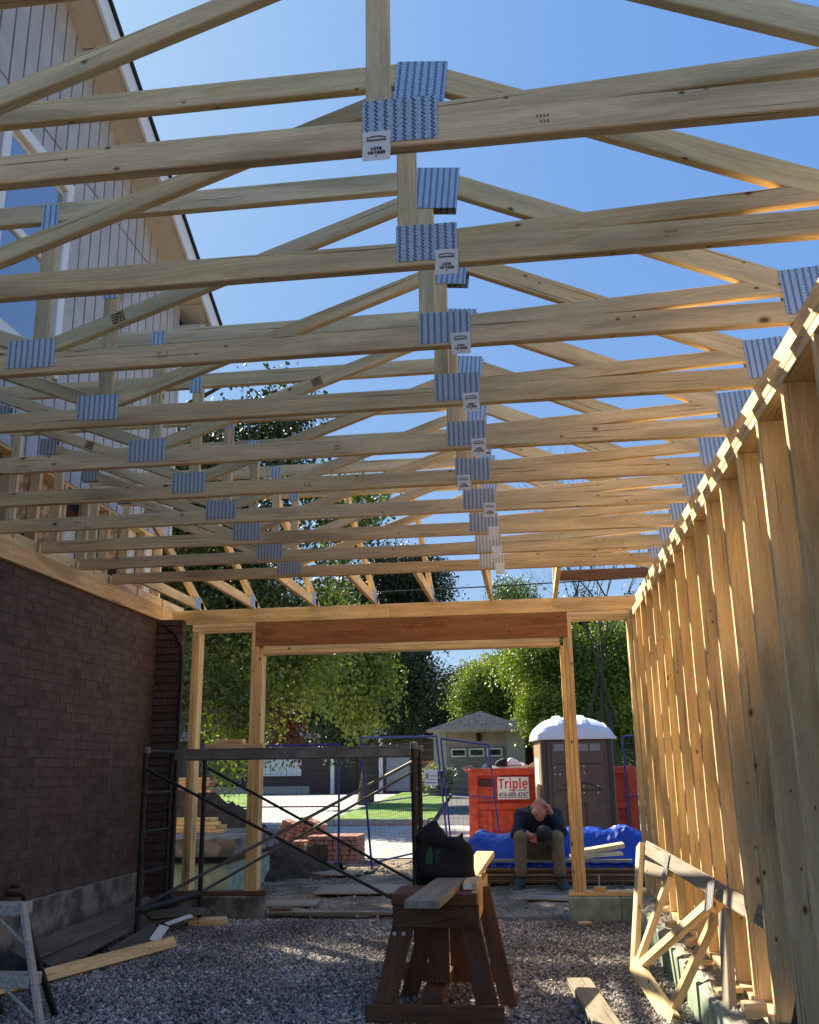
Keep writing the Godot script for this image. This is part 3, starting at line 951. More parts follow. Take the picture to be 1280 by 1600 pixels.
func ground() -> void:
	sheet("ground", [[-300, 60], [300, 60], [300, -400], [-300, -400]], -0.02, M.dirt)
	struct("gravel_bed", rough_ground(-3.56, 0.82, -9.02, -1.0, 0.12, -0.012, 0.02, 5), M.gravelbed)
	struct("dirt_yard", rough_ground(-9.0, 6.0, -15.2, -9.0, 0.10, -0.012, 0.045, 6), M.dirt)
	sheet("road", [[-300, -15.3], [300, -15.3], [300, -24], [-300, -24]], -0.004, M.road)
	for e in [[-300.0, -5.0], [-2.7, 1.6]]:
		pass
	var kb := begin()
	for e in [[-60.0, -9.8], [-5.2, -2.6], [3.2, 60.0]]:
		kb.append_from(bevel_box(Vector3(e[1] - e[0], 0.16, 0.15), 0.02), 0, Transform3D(Basis(), Vector3((e[0] + e[1]) * 0.5, 0.06, -24.1)))
	struct("kerb", kb.commit(), M.stone)
	sheet("driveway", [[-9.6, -24], [-5.3, -24], [-7.6, -56], [-16, -56], [-12.4, -44], [-9.6, -33]], 0.004, M.road)
	sheet("driveway", [[-2.5, -24], [3.1, -24], [1.0, -54], [-4.6, -54]], 0.004, M.asphalt)
	sheet("lawn", [[-5.25, -24.18], [-2.55, -24.18], [-4.7, -56], [-7.5, -56]], 0.10, M.grass)
	sheet("lawn", [[-90, -24.2], [-9.7, -24.2], [-9.7, -33], [-12.5, -44], [-16.1, -56], [-90, -60]], 0.11, M.grass)
	sheet("lawn", [[3.15, -24.2], [90, -24.2], [90, -70], [1.1, -60]], 0.11, M.grass)
	# crushed stone on the garage floor
	var rk := begin()
	var r := RandomNumberGenerator.new()
	r.seed = 8
	var pts := [Vector3(0, 1, 0), Vector3(0, -1, 0)]
	for k in 5:
		pts.append(Vector3(cos(TAU * k / 5) * 0.9, 0.45, sin(TAU * k / 5) * 0.9))
	for k in 5:
		pts.append(Vector3(cos(TAU * (k + 0.5) / 5) * 0.9, -0.45, sin(TAU * (k + 0.5) / 5) * 0.9))
	for k in pts.size():
		pts[k] = pts[k] * Vector3(1.25, 0.62, 0.9) * (0.8 + r.randf() * 0.5)
	var fs := []
	for k in 5:
		var q := (k + 1) % 5
		fs.append_array([[0, 2 + k, 2 + q], [1, 7 + k, 7 + q], [2 + k, 2 + q, 7 + k], [2 + q, 7 + k, 7 + q]])
	for f in fs:
		var a: Vector3 = pts[f[0]]
		var b: Vector3 = pts[f[1]]
		var c: Vector3 = pts[f[2]]
		var n := (b - a).cross(c - a).normalized()
		tri(rk, a, b, c, n if n.dot(a + b + c) > 0 else -n)
	scatter_stones("gravel", rk.commit(), 90000, Rect2(-3.5, -9.0, 4.3, 6.0), 0.005, 0.0125, 0.006, [Color(0.20, 0.195, 0.19), Color(0.41, 0.395, 0.375), Color(0.31, 0.305, 0.30), Color(0.60, 0.575, 0.54), Color(0.37, 0.33, 0.28)])
	var chip := bevel_box(Vector3(2.0, 0.16, 0.55), 0.0)
	scatter_stones("wood_chips", chip, 260, Rect2(-3.3, -8.9, 4.1, 4.6), 0.006, 0.022, 0.017, [Color(0.62, 0.47, 0.29), Color(0.70, 0.56, 0.38), Color(0.45, 0.32, 0.20)])
	scatter_stones("loose_stones", rk.commit(), 5000, Rect2(-4.2, -14.5, 5.6, 5.4), 0.004, 0.014, 0.014, [Color(0.22, 0.18, 0.14), Color(0.32, 0.27, 0.22), Color(0.40, 0.37, 0.33)])

func scatter_stones(called: String, mesh: Mesh, count: int, area: Rect2, lo: float, hi: float, y: float, cols: Array) -> void:
	var mm := MultiMesh.new()
	mm.transform_format = MultiMesh.TRANSFORM_3D
	mm.use_colors = true
	mm.mesh = mesh
	mm.instance_count = count
	var patch := noise(123, 0.7, 3)
	for k in count:
		var s := lo + (hi - lo) * pow(rng.randf(), 1.6)
		var b := Basis.from_euler(Vector3(rng.randf() * TAU, rng.randf() * TAU, rng.randf() * TAU) if called != "wood_chips" else Vector3(rng.randf() * 0.5, rng.randf() * TAU, rng.randf() * 0.4)).scaled(Vector3.ONE * s)
		mm.set_instance_transform(k, Transform3D(b, Vector3(area.position.x + rng.randf() * area.size.x, y + (rng.randf() - 0.3) * 0.014, area.position.y + rng.randf() * area.size.y)))
		var c: Color = cols[rng.randi() % cols.size()]
		var px: Vector3 = Vector3(0, 0, 0) + mm.get_instance_transform(k).origin
		var damp := 0.95 + 0.7 * patch.get_noise_2d(px.x, px.z)
		mm.set_instance_color(k, c * (0.6 + rng.randf() * 0.75) * damp)
	var o := MultiMeshInstance3D.new()
	o.multimesh = mm
	o.material_override = M.rock
	o.name = called
	add_child(o)
	tag(o, {"wood_chips": "small pale wood chips and sawdust curls scattered on the gravel", "gravel": "grey crushed stone gravel covering the garage floor", "loose_stones": "loose small stones strewn over the dirt yard"}[called], called.replace("_", " "))
	o.set_meta("kind", "stuff")

# ---------------------------------------------------------------- plants
func leaf_clump(seed_: int, count: int, spread: float, size: float, droop := 0.0) -> ArrayMesh:
	var r := RandomNumberGenerator.new()
	r.seed = seed_
	var st := begin()
	for k in count:
		var p := Vector3(r.randf() - 0.5, (r.randf() - 0.5) * (1.0 + droop), r.randf() - 0.5) * 2.0 * spread
		var d := Vector3(r.randf() - 0.5, r.randf() - 0.5 - droop * 0.6, r.randf() - 0.5).normalized()
		var s := d.cross(Vector3(r.randf() - 0.5, r.randf() - 0.5, r.randf() - 0.5)).normalized()
		var n := d.cross(s)
		var l := size * (0.7 + r.randf() * 0.6)
		var w := l * 0.33
		var mid := p + d * l * 0.45
		var v := 0.75 + r.randf() * 0.5
		st.set_color(Color(v, v, v * 0.9))
		var q := [p, mid + s * w + n * w * 0.3, p + d * l, mid - s * w + n * w * 0.3]
		for t in [[0, 1, 2], [0, 2, 3]]:
			for i in t:
				st.set_normal((n + (q[i] - mid).normalized() * 0.3).normalized())
				st.set_color(Color(v, v, v * 0.9))
				st.add_vertex(q[i])
	return st.commit()

func crown(parent: Node, called: String, blobs: Array, count: int, clump: Mesh, mat: Material, cols: Array, seed_: int, gap := 0.0, shell := 0.45, size := 1.0, lump := Vector3(1, 0.85, 1)) -> void:
	var r := RandomNumberGenerator.new()
	r.seed = seed_
	var n := noise(seed_, 0.45, 3)
	var wsum := 0.0
	var lumpy := []
	for b in blobs:
		var many := 13
		for q in many:
			var d0 := Vector3(r.randfn(), r.randfn(), r.randfn()).normalized()
			var rad0 := 0.45 + 0.5 * r.randf()
			var sz := 0.26 + 0.20 * r.randf()
			lumpy.append([b[0] + d0 * rad0 * b[1], b[1] * sz * lump])
	blobs = lumpy
	for b in blobs:
		wsum += b[1].x * b[1].y * b[1].z
	var mm := MultiMesh.new()
	mm.transform_format = MultiMesh.TRANSFORM_3D
	mm.use_colors = true
	mm.mesh = clump
	mm.instance_count = count
	var k := 0
	var tries := 0
	while k < count and tries < count * 12:
		tries += 1
		var pick := r.randf() * wsum
		var b: Array = blobs[0]
		for q in blobs:
			pick -= q[1].x * q[1].y * q[1].z
			b = q
			if pick <= 0.0:
				break
		var d := Vector3(r.randfn(), r.randfn(), r.randfn()).normalized()
		var rad := pow(r.randf(), shell)
		var p: Vector3 = b[0] + d * rad * b[1] * (1.0 + 0.25 * n.get_noise_3dv(d * 6.0 + b[0]))
		if n.get_noise_3dv(p * 1.3) < gap - 0.35 and tries < count * 11:
			continue
		if p.y < 0.3:
			continue
		var s := size * (0.7 + r.randf() * 0.6)
		mm.set_instance_transform(k, Transform3D(Basis.from_euler(Vector3((r.randf() - 0.5) * 0.9, r.randf() * TAU, (r.randf() - 0.5) * 0.9)).scaled(Vector3.ONE * s), p))
		var t := clampf(0.5 + n.get_noise_3dv(p * 0.8 + Vector3(50, 0, 0)) * 0.9 + (r.randf() - 0.5) * 0.5, 0.0, 0.999)
		var fi := t * (cols.size() - 1)
		mm.set_instance_color(k, cols[int(fi)].lerp(cols[int(fi) + 1], fi - int(fi)))
		k += 1
	mm.visible_instance_count = k
	var o := MultiMeshInstance3D.new()
	o.multimesh = mm
	o.material_override = mat
	o.name = child_name(parent, called)
	parent.add_child(o)
	o.set_meta("kind", "stuff")

func trunk_and_limbs(parent: Node, base: Vector3, top: Vector3, r0: float, ends: Array, seed_: int) -> void:
	var r := RandomNumberGenerator.new()
	r.seed = seed_
	var st := begin()
	var pts := []
	var rr := []
	for k in 7:
		var t := k / 6.0
		pts.append(base.lerp(top, t) + Vector3(r.randf() - 0.5, 0, r.randf() - 0.5) * r0 * 1.2 * sin(PI * t))
		rr.append(r0 * (1.35 if k == 0 else 1.0 - 0.62 * t))
	tube(st, pts, rr, 10)
	put(parent, "trunk", st.commit(), M.bark)
	for e: Vector3 in ends:
		var sb := begin()
		var f := 0.45 + r.randf() * 0.5
		var a := base.lerp(top, f)
		var mid := a.lerp(e, 0.5) + Vector3(0, a.distance_to(e) * 0.12, 0)
		tube(sb, [a, a.lerp(mid, 0.5), mid, mid.lerp(e, 0.5), e], [r0 * 0.42, r0 * 0.34, r0 * 0.25, r0 * 0.15, r0 * 0.05], 6)
		put(parent, "limb", sb.commit(), M.bark)

func branchy(st: SurfaceTool, a: Vector3, dir: Vector3, l: float, r0: float, depth: int, r: RandomNumberGenerator, tips: Array) -> void:
	var pts := [a]
	var rr := [r0]
	var d := dir
	var p := a
	for k in 4:
		d = (d + Vector3(r.randf() - 0.5, r.randf() * 0.25 - 0.03, r.randf() - 0.5) * 0.35).normalized()
		p += d * l / 4.0
		pts.append(p)
		rr.append(r0 * (1.0 - 0.16 * (k + 1)))
	tube(st, pts, rr, 5 if depth > 2 else 4, false)
	tips.append(p)
	if depth == 0:
		return
	for k in 3 if depth > 1 else 4:
		var at: Vector3 = pts[2 + (k % 3)]
		var nd := (d + Vector3(r.randf() - 0.5, r.randf() * 0.5 - 0.1, r.randf() - 0.5) * 1.5).normalized()
		branchy(st, at, nd, l * (0.55 + r.randf() * 0.2), r0 * 0.5, depth - 1, r, tips)

func plants() -> void:
	var near_leaf := leaf_clump(1, 30, 0.27, 0.07, 0.5)
	var far_leaf := leaf_clump(2, 54, 0.5, 0.11)
	var farther_leaf := leaf_clump(3, 80, 0.9, 0.15)
	var green := leaf_mat(Color(0.9, 0.9, 0.9), Color(0.26, 0.38, 0.06))
	var bright := leaf_mat(Color(1, 1, 1), Color(0.62, 0.70, 0.14))
	var deep := leaf_mat(Color(0.9, 0.9, 0.9), Color(0.10, 0.18, 0.04))
	var g1 := [Color(0.035, 0.06, 0.018), Color(0.06, 0.10, 0.025), Color(0.12, 0.17, 0.04)]
	var g2 := [Color(0.10, 0.16, 0.03), Color(0.22, 0.29, 0.05), Color(0.40, 0.42, 0.09)]
	var g4 := [Color(0.20, 0.26, 0.04), Color(0.30, 0.34, 0.07), Color(0.40, 0.38, 0.10)]
	var g3 := [Color(0.028, 0.045, 0.018), Color(0.05, 0.08, 0.025), Color(0.11, 0.14, 0.035)]
	# weeping tree just in front of the house
	var o := thing("weeping_tree", "near leafy weeping tree behind the left framing and the house corner", "tree")
	trunk_and_limbs(o, Vector3(-6.3, 0, -14.6), Vector3(-6.4, 7.2, -14.4), 0.22, [Vector3(-3.6, 6.0, -14.0), Vector3(-4.6, 7.8, -14.4), Vector3(-8.6, 7.0, -15), Vector3(-7.0, 8.8, -14), Vector3(-3.8, 4.2, -14.8), Vector3(-9.3, 5, -14)], 4)
	crown(o, "crown", [[Vector3(-7.0, 5.4, -14.6), Vector3(3.0, 2.5, 2.4)], [Vector3(-4.5, 5.5, -14.4), Vector3(1.5, 2.0, 1.5)], [Vector3(-9.2, 4.8, -14.6), Vector3(2.0, 2.2, 2.0)], [Vector3(-4.5, 3.4, -14.7), Vector3(1.3, 1.6, 1.2)], [Vector3(-3.3, 5.2, -14.6), Vector3(0.8, 0.9, 0.8)], [Vector3(-3.5, 4.1, -14.9), Vector3(0.7, 0.9, 0.7)], [Vector3(-7.9, 7.1, -14.7), Vector3(1.4, 1.2, 1.3)]], 5400, near_leaf, green, g1, 71, 0.12)
	crown(o, "hanging_sprays", [[Vector3(-4.4, 2.6, -14.6), Vector3(0.7, 0.9, 0.9)], [Vector3(-3.6, 3.2, -14.8), Vector3(0.6, 0.9, 0.6)], [Vector3(-3.0, 5.4, -14.4), Vector3(0.8, 0.6, 0.8)]], 420, near_leaf, bright, g2, 72, 0.2, 0.45, 1.0, Vector3(0.45, 1.7, 0.45))
	# tree on the verge beyond the fence
	o = thing("lawn_tree", "big dark tree on the lawn across the street, leaves glowing above the scaffold", "tree")
	trunk_and_limbs(o, Vector3(-6.6, 0, -38), Vector3(-6.4, 8.2, -38), 0.26, [Vector3(-4.4, 6.5, -38), Vector3(-8.6, 7.0, -38), Vector3(-7.8, 9.0, -37), Vector3(-5.0, 9.4, -38.5), Vector3(-4.4, 4.4, -37), Vector3(-9.4, 4.6, -37)], 9)
	crown(o, "crown", [[Vector3(-6.4, 6.6, -38), Vector3(2.9, 3.4, 2.7)], [Vector3(-4.9, 4.2, -37.6), Vector3(1.5, 1.8, 1.4)], [Vector3(-8.4, 5.0, -37.6), Vector3(2.4, 2.6, 2)], [Vector3(-4.9, 9.0, -38), Vector3(1.5, 1.5, 1.4)]], 3800, far_leaf, deep, g3, 81, 0.1)
	# weeping branches hanging over the road in front of it
	o = thing("weeping_birch", "weeping birch with bright and rusty hanging sprays behind the scaffold", "tree")
	trunk_and_limbs(o, Vector3(-9.6, 0, -27), Vector3(-9.2, 6.8, -27), 0.24, [Vector3(-6.3, 4.6, -24.2), Vector3(-4.1, 4.9, -21.6), Vector3(-10.6, 6.6, -27), Vector3(-8.0, 6.9, -27)], 12)
	crown(o, "crown", [[Vector3(-9.4, 5.6, -27), Vector3(3.0, 2.0, 2.0)], [Vector3(-7.2, 5.4, -26.8), Vector3(1.7, 1.5, 1.2)], [Vector3(-11, 5, -27), Vector3(2.0, 2.4, 2)], [Vector3(-8.2, 3.6, -27), Vector3(1.6, 1.6, 1.2)]], 2600, leaf_clump(5, 40, 0.36, 0.085, 0.7), green, g1, 91, 0.12)
	crown(o, "hanging_sprays", [[Vector3(-4.0, 3.7, -21.5), Vector3(0.8, 1.15, 0.7)], [Vector3(-4.9, 4.3, -22.0), Vector3(0.7, 1.0, 0.6)]], 620, leaf_clump(6, 34, 0.30, 0.09, 1.0), bright, g2, 92, 0.05, 0.45, 1.0, Vector3(0.45, 1.7, 0.45))
	crown(o, "hanging_sprays", [[Vector3(-6.1, 3.4, -24.0), Vector3(0.5, 1.3, 0.5)]], 300, leaf_clump(7, 34, 0.28, 0.09, 1.0), leaf_mat(Color(1, 0.8, 0.7), Color(0.22, 0.09, 0.03)), [Color(0.12, 0.05, 0.025), Color(0.20, 0.10, 0.04), Color(0.16, 0.13, 0.04)], 93, 0.05, 0.45, 1.0, Vector3(0.45, 1.7, 0.45))
	crown(o, "hanging_sprays", [[Vector3(-8.6, 3.0, -26.4), Vector3(0.9, 1.3, 0.7)]], 420, leaf_clump(8, 34, 0.30, 0.09, 1.0), green, g2, 94, 0.1, 0.45, 1.0, Vector3(0.45, 1.7, 0.45))
	# trees behind the houses across the street
	var rows := [
		[Vector3(-4.0, 0, -88), 9.5, 4.6, 3.4, "rounded tree behind the garage roof, seen just under the header", 1, 1700],
		[Vector3(-9.5, 0, -84), 9.0, 4.4, 3.6, "dense tree behind the big lawn tree", 0, 1500],
		[Vector3(-0.5, 0, -66), 9.0, 4.2, 3.8, "bright maple between the garage roof and the right door post", 2, 2300],
		[Vector3(2.2, 0, -44), 8.2, 3.0, 3.4, "sunlit tree behind the toilet cabin", 2, 2200],
		[Vector3(5.3, 0, -50), 11.0, 3.8, 4.2, "tall dark tree at the right door jamb", 0, 2600],
		[Vector3(10.5, 0, -52), 12.0, 5.0, 5.0, "wide tree hidden mostly by the right stud wall", 0, 1800],
		[Vector3(-17, 0, -72), 10.0, 6.0, 4.4, "broad tree behind the left bungalow", 0, 1800],
		[Vector3(-27, 0, -66), 11.0, 6.5, 5.0, "broad tree far left behind the bungalow", 0, 1500],
		[Vector3(-0.6, 0, -72), 17.0, 2.6, 2.6, "slim airy tree above the front beam near the right corner", 3, 620]]
	var k := 0
	for e in rows:
		var base: Vector3 = e[0]
		var h: float = e[1]
		var w: float = e[2]
		var t := thing("background_tree", e[4], "tree", Vector3.ZERO, "trees across the street")
		var c := base + Vector3(0, h * 0.55, 0)
		trunk_and_limbs(t, base, base + Vector3(0.2, h * 0.8, 0), 0.28, [c + Vector3(w * 0.5, 0.4, 0), c + Vector3(-w * 0.5, 0.2, 0), c + Vector3(0.3, h * 0.25, 0.4)], 100 + k)
		var r := RandomNumberGenerator.new()
		r.seed = 300 + k
		var bl := [[c, Vector3(w * 0.8, h * 0.40, w * 0.8)]]
		for q in 5:
			var a := r.randf() * TAU
			bl.append([c + Vector3(cos(a) * w * 0.6, (r.randf() - 0.45) * h * 0.5, sin(a) * w * 0.6), Vector3.ONE * w * (0.36 + r.randf() * 0.2)])
		var mat: Material = [deep, green, bright, green][e[5]]
		var pal: Array = [g3, g1, g2, g2][e[5]]
		crown(t, "crown", bl, e[6], farther_leaf if base.z < -60 else far_leaf, mat, pal, 200 + k, 0.26 if e[5] != 3 else 0.3, 0.45, 1.0 if base.z < -60 else 1.25)
		k += 1
	# nearly bare tree above the front beam
	o = thing("bare_tree", "nearly bare tree with fine branches above the front beam on the right", "tree")
	var rb := RandomNumberGenerator.new()
	rb.seed = 15
	var bs := begin()
	var tips := []
	for q in 3:
		branchy(bs, Vector3(3.4 - q * 0.6, 3.0, -40), Vector3(-0.25 + 0.3 * q, 1, 0).normalized(), 5.2, 0.085, 5, rb, tips)
	put(o, "branches", bs.commit(), M.bark)
	var tb := begin()
	tube(tb, [Vector3(3.2, 0, -40), Vector3(3.15, 2, -40), Vector3(3.1, 3.6, -40)], [0.20, 0.15, 0.10], 9)
	put(o, "trunk", tb.commit(), M.bark)
	var mm := MultiMesh.new()
	mm.transform_format = MultiMesh.TRANSFORM_3D
	mm.use_colors = true
	mm.mesh = leaf_clump(9, 9, 0.4, 0.17)
	mm.instance_count = tips.size()
	for q in tips.size():
		var s := 0.0 if rb.randf() < 0.82 or tips[q].y > 9.0 else 0.5 + rb.randf() * 0.5
		mm.set_instance_transform(q, Transform3D(Basis().scaled(Vector3.ONE * maxf(s, 0.001)), tips[q]))
		mm.set_instance_color(q, g2[q % 3])
	var mi := MultiMeshInstance3D.new()
	mi.multimesh = mm
	mi.material_override = green
	mi.name = "leaves"
	o.add_child(mi)
	mi.set_meta("kind", "stuff")
	# planting by the garage across the street
	o = thing("flowering_shrub", "low shrub with pale leaves beside the garage door across the street", "shrub")
	rod(o, "stem", [Vector3(-4.9, 0, -47.5), Vector3(-4.85, 0.6, -47.5)], 0.03, M.bark)
	crown(o, "leaves", [[Vector3(-4.9, 0.7, -47.5), Vector3(0.6, 0.7, 0.5)]], 130, leaf_clump(13, 14, 0.25, 0.18), bright, [Color(0.2, 0.24, 0.16), Color(0.45, 0.46, 0.4), Color(0.3, 0.34, 0.2)], 14)
	o = thing("planter", "dark round planter with a spiky plant by the grey garage door", "planter", Vector3(-4.35, 0, -46.5))
	var pb := begin()
	lathe(pb, Vector3.ZERO, [Vector2(0.0, 0.0), Vector2(0.26, 0.0), Vector2(0.34, 0.5), Vector2(0.30, 0.5), Vector2(0.28, 0.42), Vector2(0, 0.42)], 16)
	put(o, "pot", pb.commit(), M.dark)
	crown(o, "leaves", [[Vector3(0, 0.85, 0), Vector3(0.4, 0.45, 0.4)]], 70, leaf_clump(14, 12, 0.25, 0.2), green, [Color(0.05, 0.08, 0.03), Color(0.1, 0.14, 0.06), Color(0.4, 0.42, 0.38)], 15)

# ---------------------------------------------------------------- across the street
func hip_roof(x0: float, x1: float, z0: float, z1: float, y: float, rise: float) -> ArrayMesh:
	var st := begin()
	var d := minf(x1 - x0, z1 - z0) * 0.5
	var a := Vector3(x0, y, z1)
	var b := Vector3(x1, y, z1)
	var c := Vector3(x1, y, z0)
	var e := Vector3(x0, y, z0)
	var r1: Vector3
	var r2: Vector3
	if x1 - x0 > z1 - z0:
		r1 = Vector3(x0 + d, y + rise, (z0 + z1) * 0.5)
		r2 = Vector3(x1 - d, y + rise, (z0 + z1) * 0.5)
		quad(st, a, b, r2, r1, Vector3(0, 1, 1).normalized())
		quad(st, c, e, r1, r2, Vector3(0, 1, -1).normalized())
		tri(st, b, c, r2, Vector3(1, 1, 0).normalized())
		tri(st, e, a, r1, Vector3(-1, 1, 0).normalized())
	else:
		r1 = Vector3((x0 + x1) * 0.5, y + rise, z1 - d)
		r2 = Vector3((x0 + x1) * 0.5, y + rise, z0 + d)
		tri(st, a, b, r1, Vector3(0, 1, 1).normalized())
		tri(st, c, e, r2, Vector3(0, 1, -1).normalized())
		quad(st, b, c, r2, r1, Vector3(1, 1, 0).normalized())
		quad(st, e, a, r1, r2, Vector3(-1, 1, 0).normalized())
	quad(st, a, b, c, e, Vector3(0, -1, 0))
	return st.commit()

func across() -> void:
	var o := thing("bungalow", "grey stucco bungalow across the street with hipped roof and wide garage door", "house")
	box(o, "wall", Vector3(-5.3, 0, -60), Vector3(-0.5, 3.3, -52.0), M.stucco, 0.01)
	box(o, "wall", Vector3(-0.5, 0, -62), Vector3(8.5, 3.1, -55.5), M.stucco, 0.01)
	for e in [[-5.32, -4.62], [-1.42, -0.48]]:
		var pl := box(o, "stone_pier", Vector3(e[0], 0, -52.05), Vector3(e[1], 3.29, -51.96), M.stone, 0.01)
		pl.name = child_name(o, "stone_pier")
	var gd := box(o, "garage_door", Vector3(-4.5, 0.02, -51.99), Vector3(-1.55, 2.42, -51.93), M.doorgrey, 0.01)
	var ginv := gd.transform.affine_inverse()
	for k in 3:
		box(o, "door_window", Vector3(-4.38 + k * 0.95, 1.93, -51.935), Vector3(-3.58 + k * 0.95, 2.36, -51.90), M.white, 0.01)
		box(o, "window_pane", Vector3(-4.31 + k * 0.95, 2.0, -51.902), Vector3(-3.65 + k * 0.95, 2.29, -51.89), M.darkglass, 0.0)
	box(o, "door_trim", Vector3(-4.6, 2.44, -52.0), Vector3(-1.45, 2.52, -51.94), M.stucco, 0.01)
	for k in 3:
		box(o, "door_panel_line", Vector3(-4.5, 0.48 + k * 0.48, -51.932), Vector3(-1.55, 0.495 + k * 0.48, -51.925), M.dark, 0.0)
	put(o, "roof", hip_roof(-5.7, -0.1, -60.5, -51.5, 3.34, 1.12), M.shingle)
	put(o, "roof", hip_roof(-3.0, 9.0, -63.0, -54.8, 3.25, 1.9), M.shingle)
	box(o, "fascia_board", Vector3(-5.72, 3.2, -51.52), Vector3(-0.08, 3.36, -51.47), M.stucco, 0.01)
	var lampn := begin()
	lathe(lampn, Vector3(-2.9, 2.72, -51.85), [Vector2(0.02, 0), Vector2(0.1, 0.02), Vector2(0.13, 0.3), Vector2(0.16, 0.33), Vector2(0.03, 0.45), Vector2(0.0, 0.5)], 8)
	put(o, "wall_lantern", lampn.commit(), M.black)
	box(o, "dark_entry", Vector3(-0.4, 0.0, -55.52), Vector3(1.0, 2.6, -55.44), M.rust, 0.01)
	o = thing("left_bungalow", "low dark brick bungalow across the street behind the scaffold", "house")
	box(o, "wall", Vector3(-26, 0, -68), Vector3(-7.0, 3.2, -58.0), plain(Color(0.30, 0.25, 0.24), 0.9), 0.01)
	put(o, "roof", hip_roof(-26.6, -6.4, -68.6, -57.3, 3.2, 2.2), M.shingle)
	box(o, "picture_window", Vector3(-16.6, 1.05, -58.0), Vector3(-14.0, 2.1, -57.94), M.white, 0.01)
	box(o, "base_course", Vector3(-26.05, 0, -58.06), Vector3(-13.5, 0.45, -57.99), M.stone, 0.01)
	box(o, "front_door", Vector3(-11.6, 0.1, -58.0), Vector3(-10.6, 2.2, -57.93), plain(Color(0.20, 0.17, 0.15), 0.6), 0.01)
	for x in [-12.0, -9.1]:
		box(o, "porch_post", Vector3(x, 0, -57.2), Vector3(x + 0.22, 3.15, -57.0), M.white, 0.01)
	box(o, "pale_door", Vector3(-8.8, 0.1, -58.0), Vector3(-7.4, 2.3, -57.93), plain(Color(0.62, 0.66, 0.70), 0.6), 0.01)
	box(o, "window", Vector3(-21.5, 1.0, -58.0), Vector3(-18.6, 2.2, -57.94), M.darkglass, 0.01)
	o = thing("board_fence", "low reddish wooden board fence beside the grey bungalow", "fence")
	for k in 10:
		box(o, "fence_board", Vector3(-6.6 + k * 0.145, 0.02, -52.6), Vector3(-6.47 + k * 0.145, 1.75 + rng.randf() * 0.03, -52.57), M.timberfence, 0.004)
	box(o, "rail", Vector3(-6.6, 1.4, -52.64), Vector3(-5.2, 1.48, -52.605), M.timberfence, 0.004)
	var lines := [[9.05, -31.0, "upper power line crossing the sky behind the trusses"], [8.75, -31.3, "second power line just under the upper one"], [6.95, -30.0, "lower power line crossing just above the front beam"]]
	for e in lines:
		var t := thing("power_line", e[2], "cable")
		var st := begin()
		var pts := []
		var rr := []
		for k in 41:
			var x := -30.0 + 60.0 * k / 40.0
			pts.append(Vector3(x, e[0] + 0.0011 * (x + 4.0) * (x + 4.0) + x * 0.012, e[1]))
			rr.append(0.022)
		tube(st, pts, rr, 5)
		put(t, "cable", st.commit(), M.black)

# ---------------------------------------------------------------- yard things
func fence_panel(label: String, a: Vector3, b: Vector3, top_a: float, top_b: float, lean := 0.0) -> void:
	var o := thing("fence_panel", label, "fence panel", Vector3.ZERO, "temporary blue fence panels")
	var ln := Vector3(lean, 0, 0)
	var ta := a + Vector3(0, top_a, 0) - ln
	var tb := b + Vector3(0, top_b, 0) - ln
	rod(o, "post", [a, ta], 0.016, M.bluepaint)
	rod(o, "post", [b, tb], 0.016, M.bluepaint)
	rod(o, "top_rail", [ta, tb], 0.016, M.bluepaint)
	rod(o, "bottom_rail", [a.lerp(ta, 0.06), b.lerp(tb, 0.06)], 0.014, M.bluepaint)
	rod(o, "middle_rail", [a.lerp(ta, 0.5), b.lerp(tb, 0.5)], 0.010, M.bluepaint)
	for p in [a, b]:
		box(o, "foot", p + Vector3(-0.05, -0.01, -0.35), p + Vector3(0.05, 0.03, 0.35), M.steel, 0.004)
	var st := begin()
	var n := int(a.distance_to(b) / 0.075)
	for k in range(1, n):
		var t := float(k) / n
		tube(st, [a.lerp(b, t).lerp(ta.lerp(tb, t), 0.06), ta.lerp(tb, t)], [0.0022, 0.0022], 3, false)
	for k in range(1, 16):
		var t := 0.06 + 0.94 * k / 16.0
		tube(st, [a.lerp(ta, t), b.lerp(tb, t)], [0.0022, 0.0022], 3, false)
	put(o, "wire_mesh", st.commit(), M.wire).set_meta("kind", "stuff")

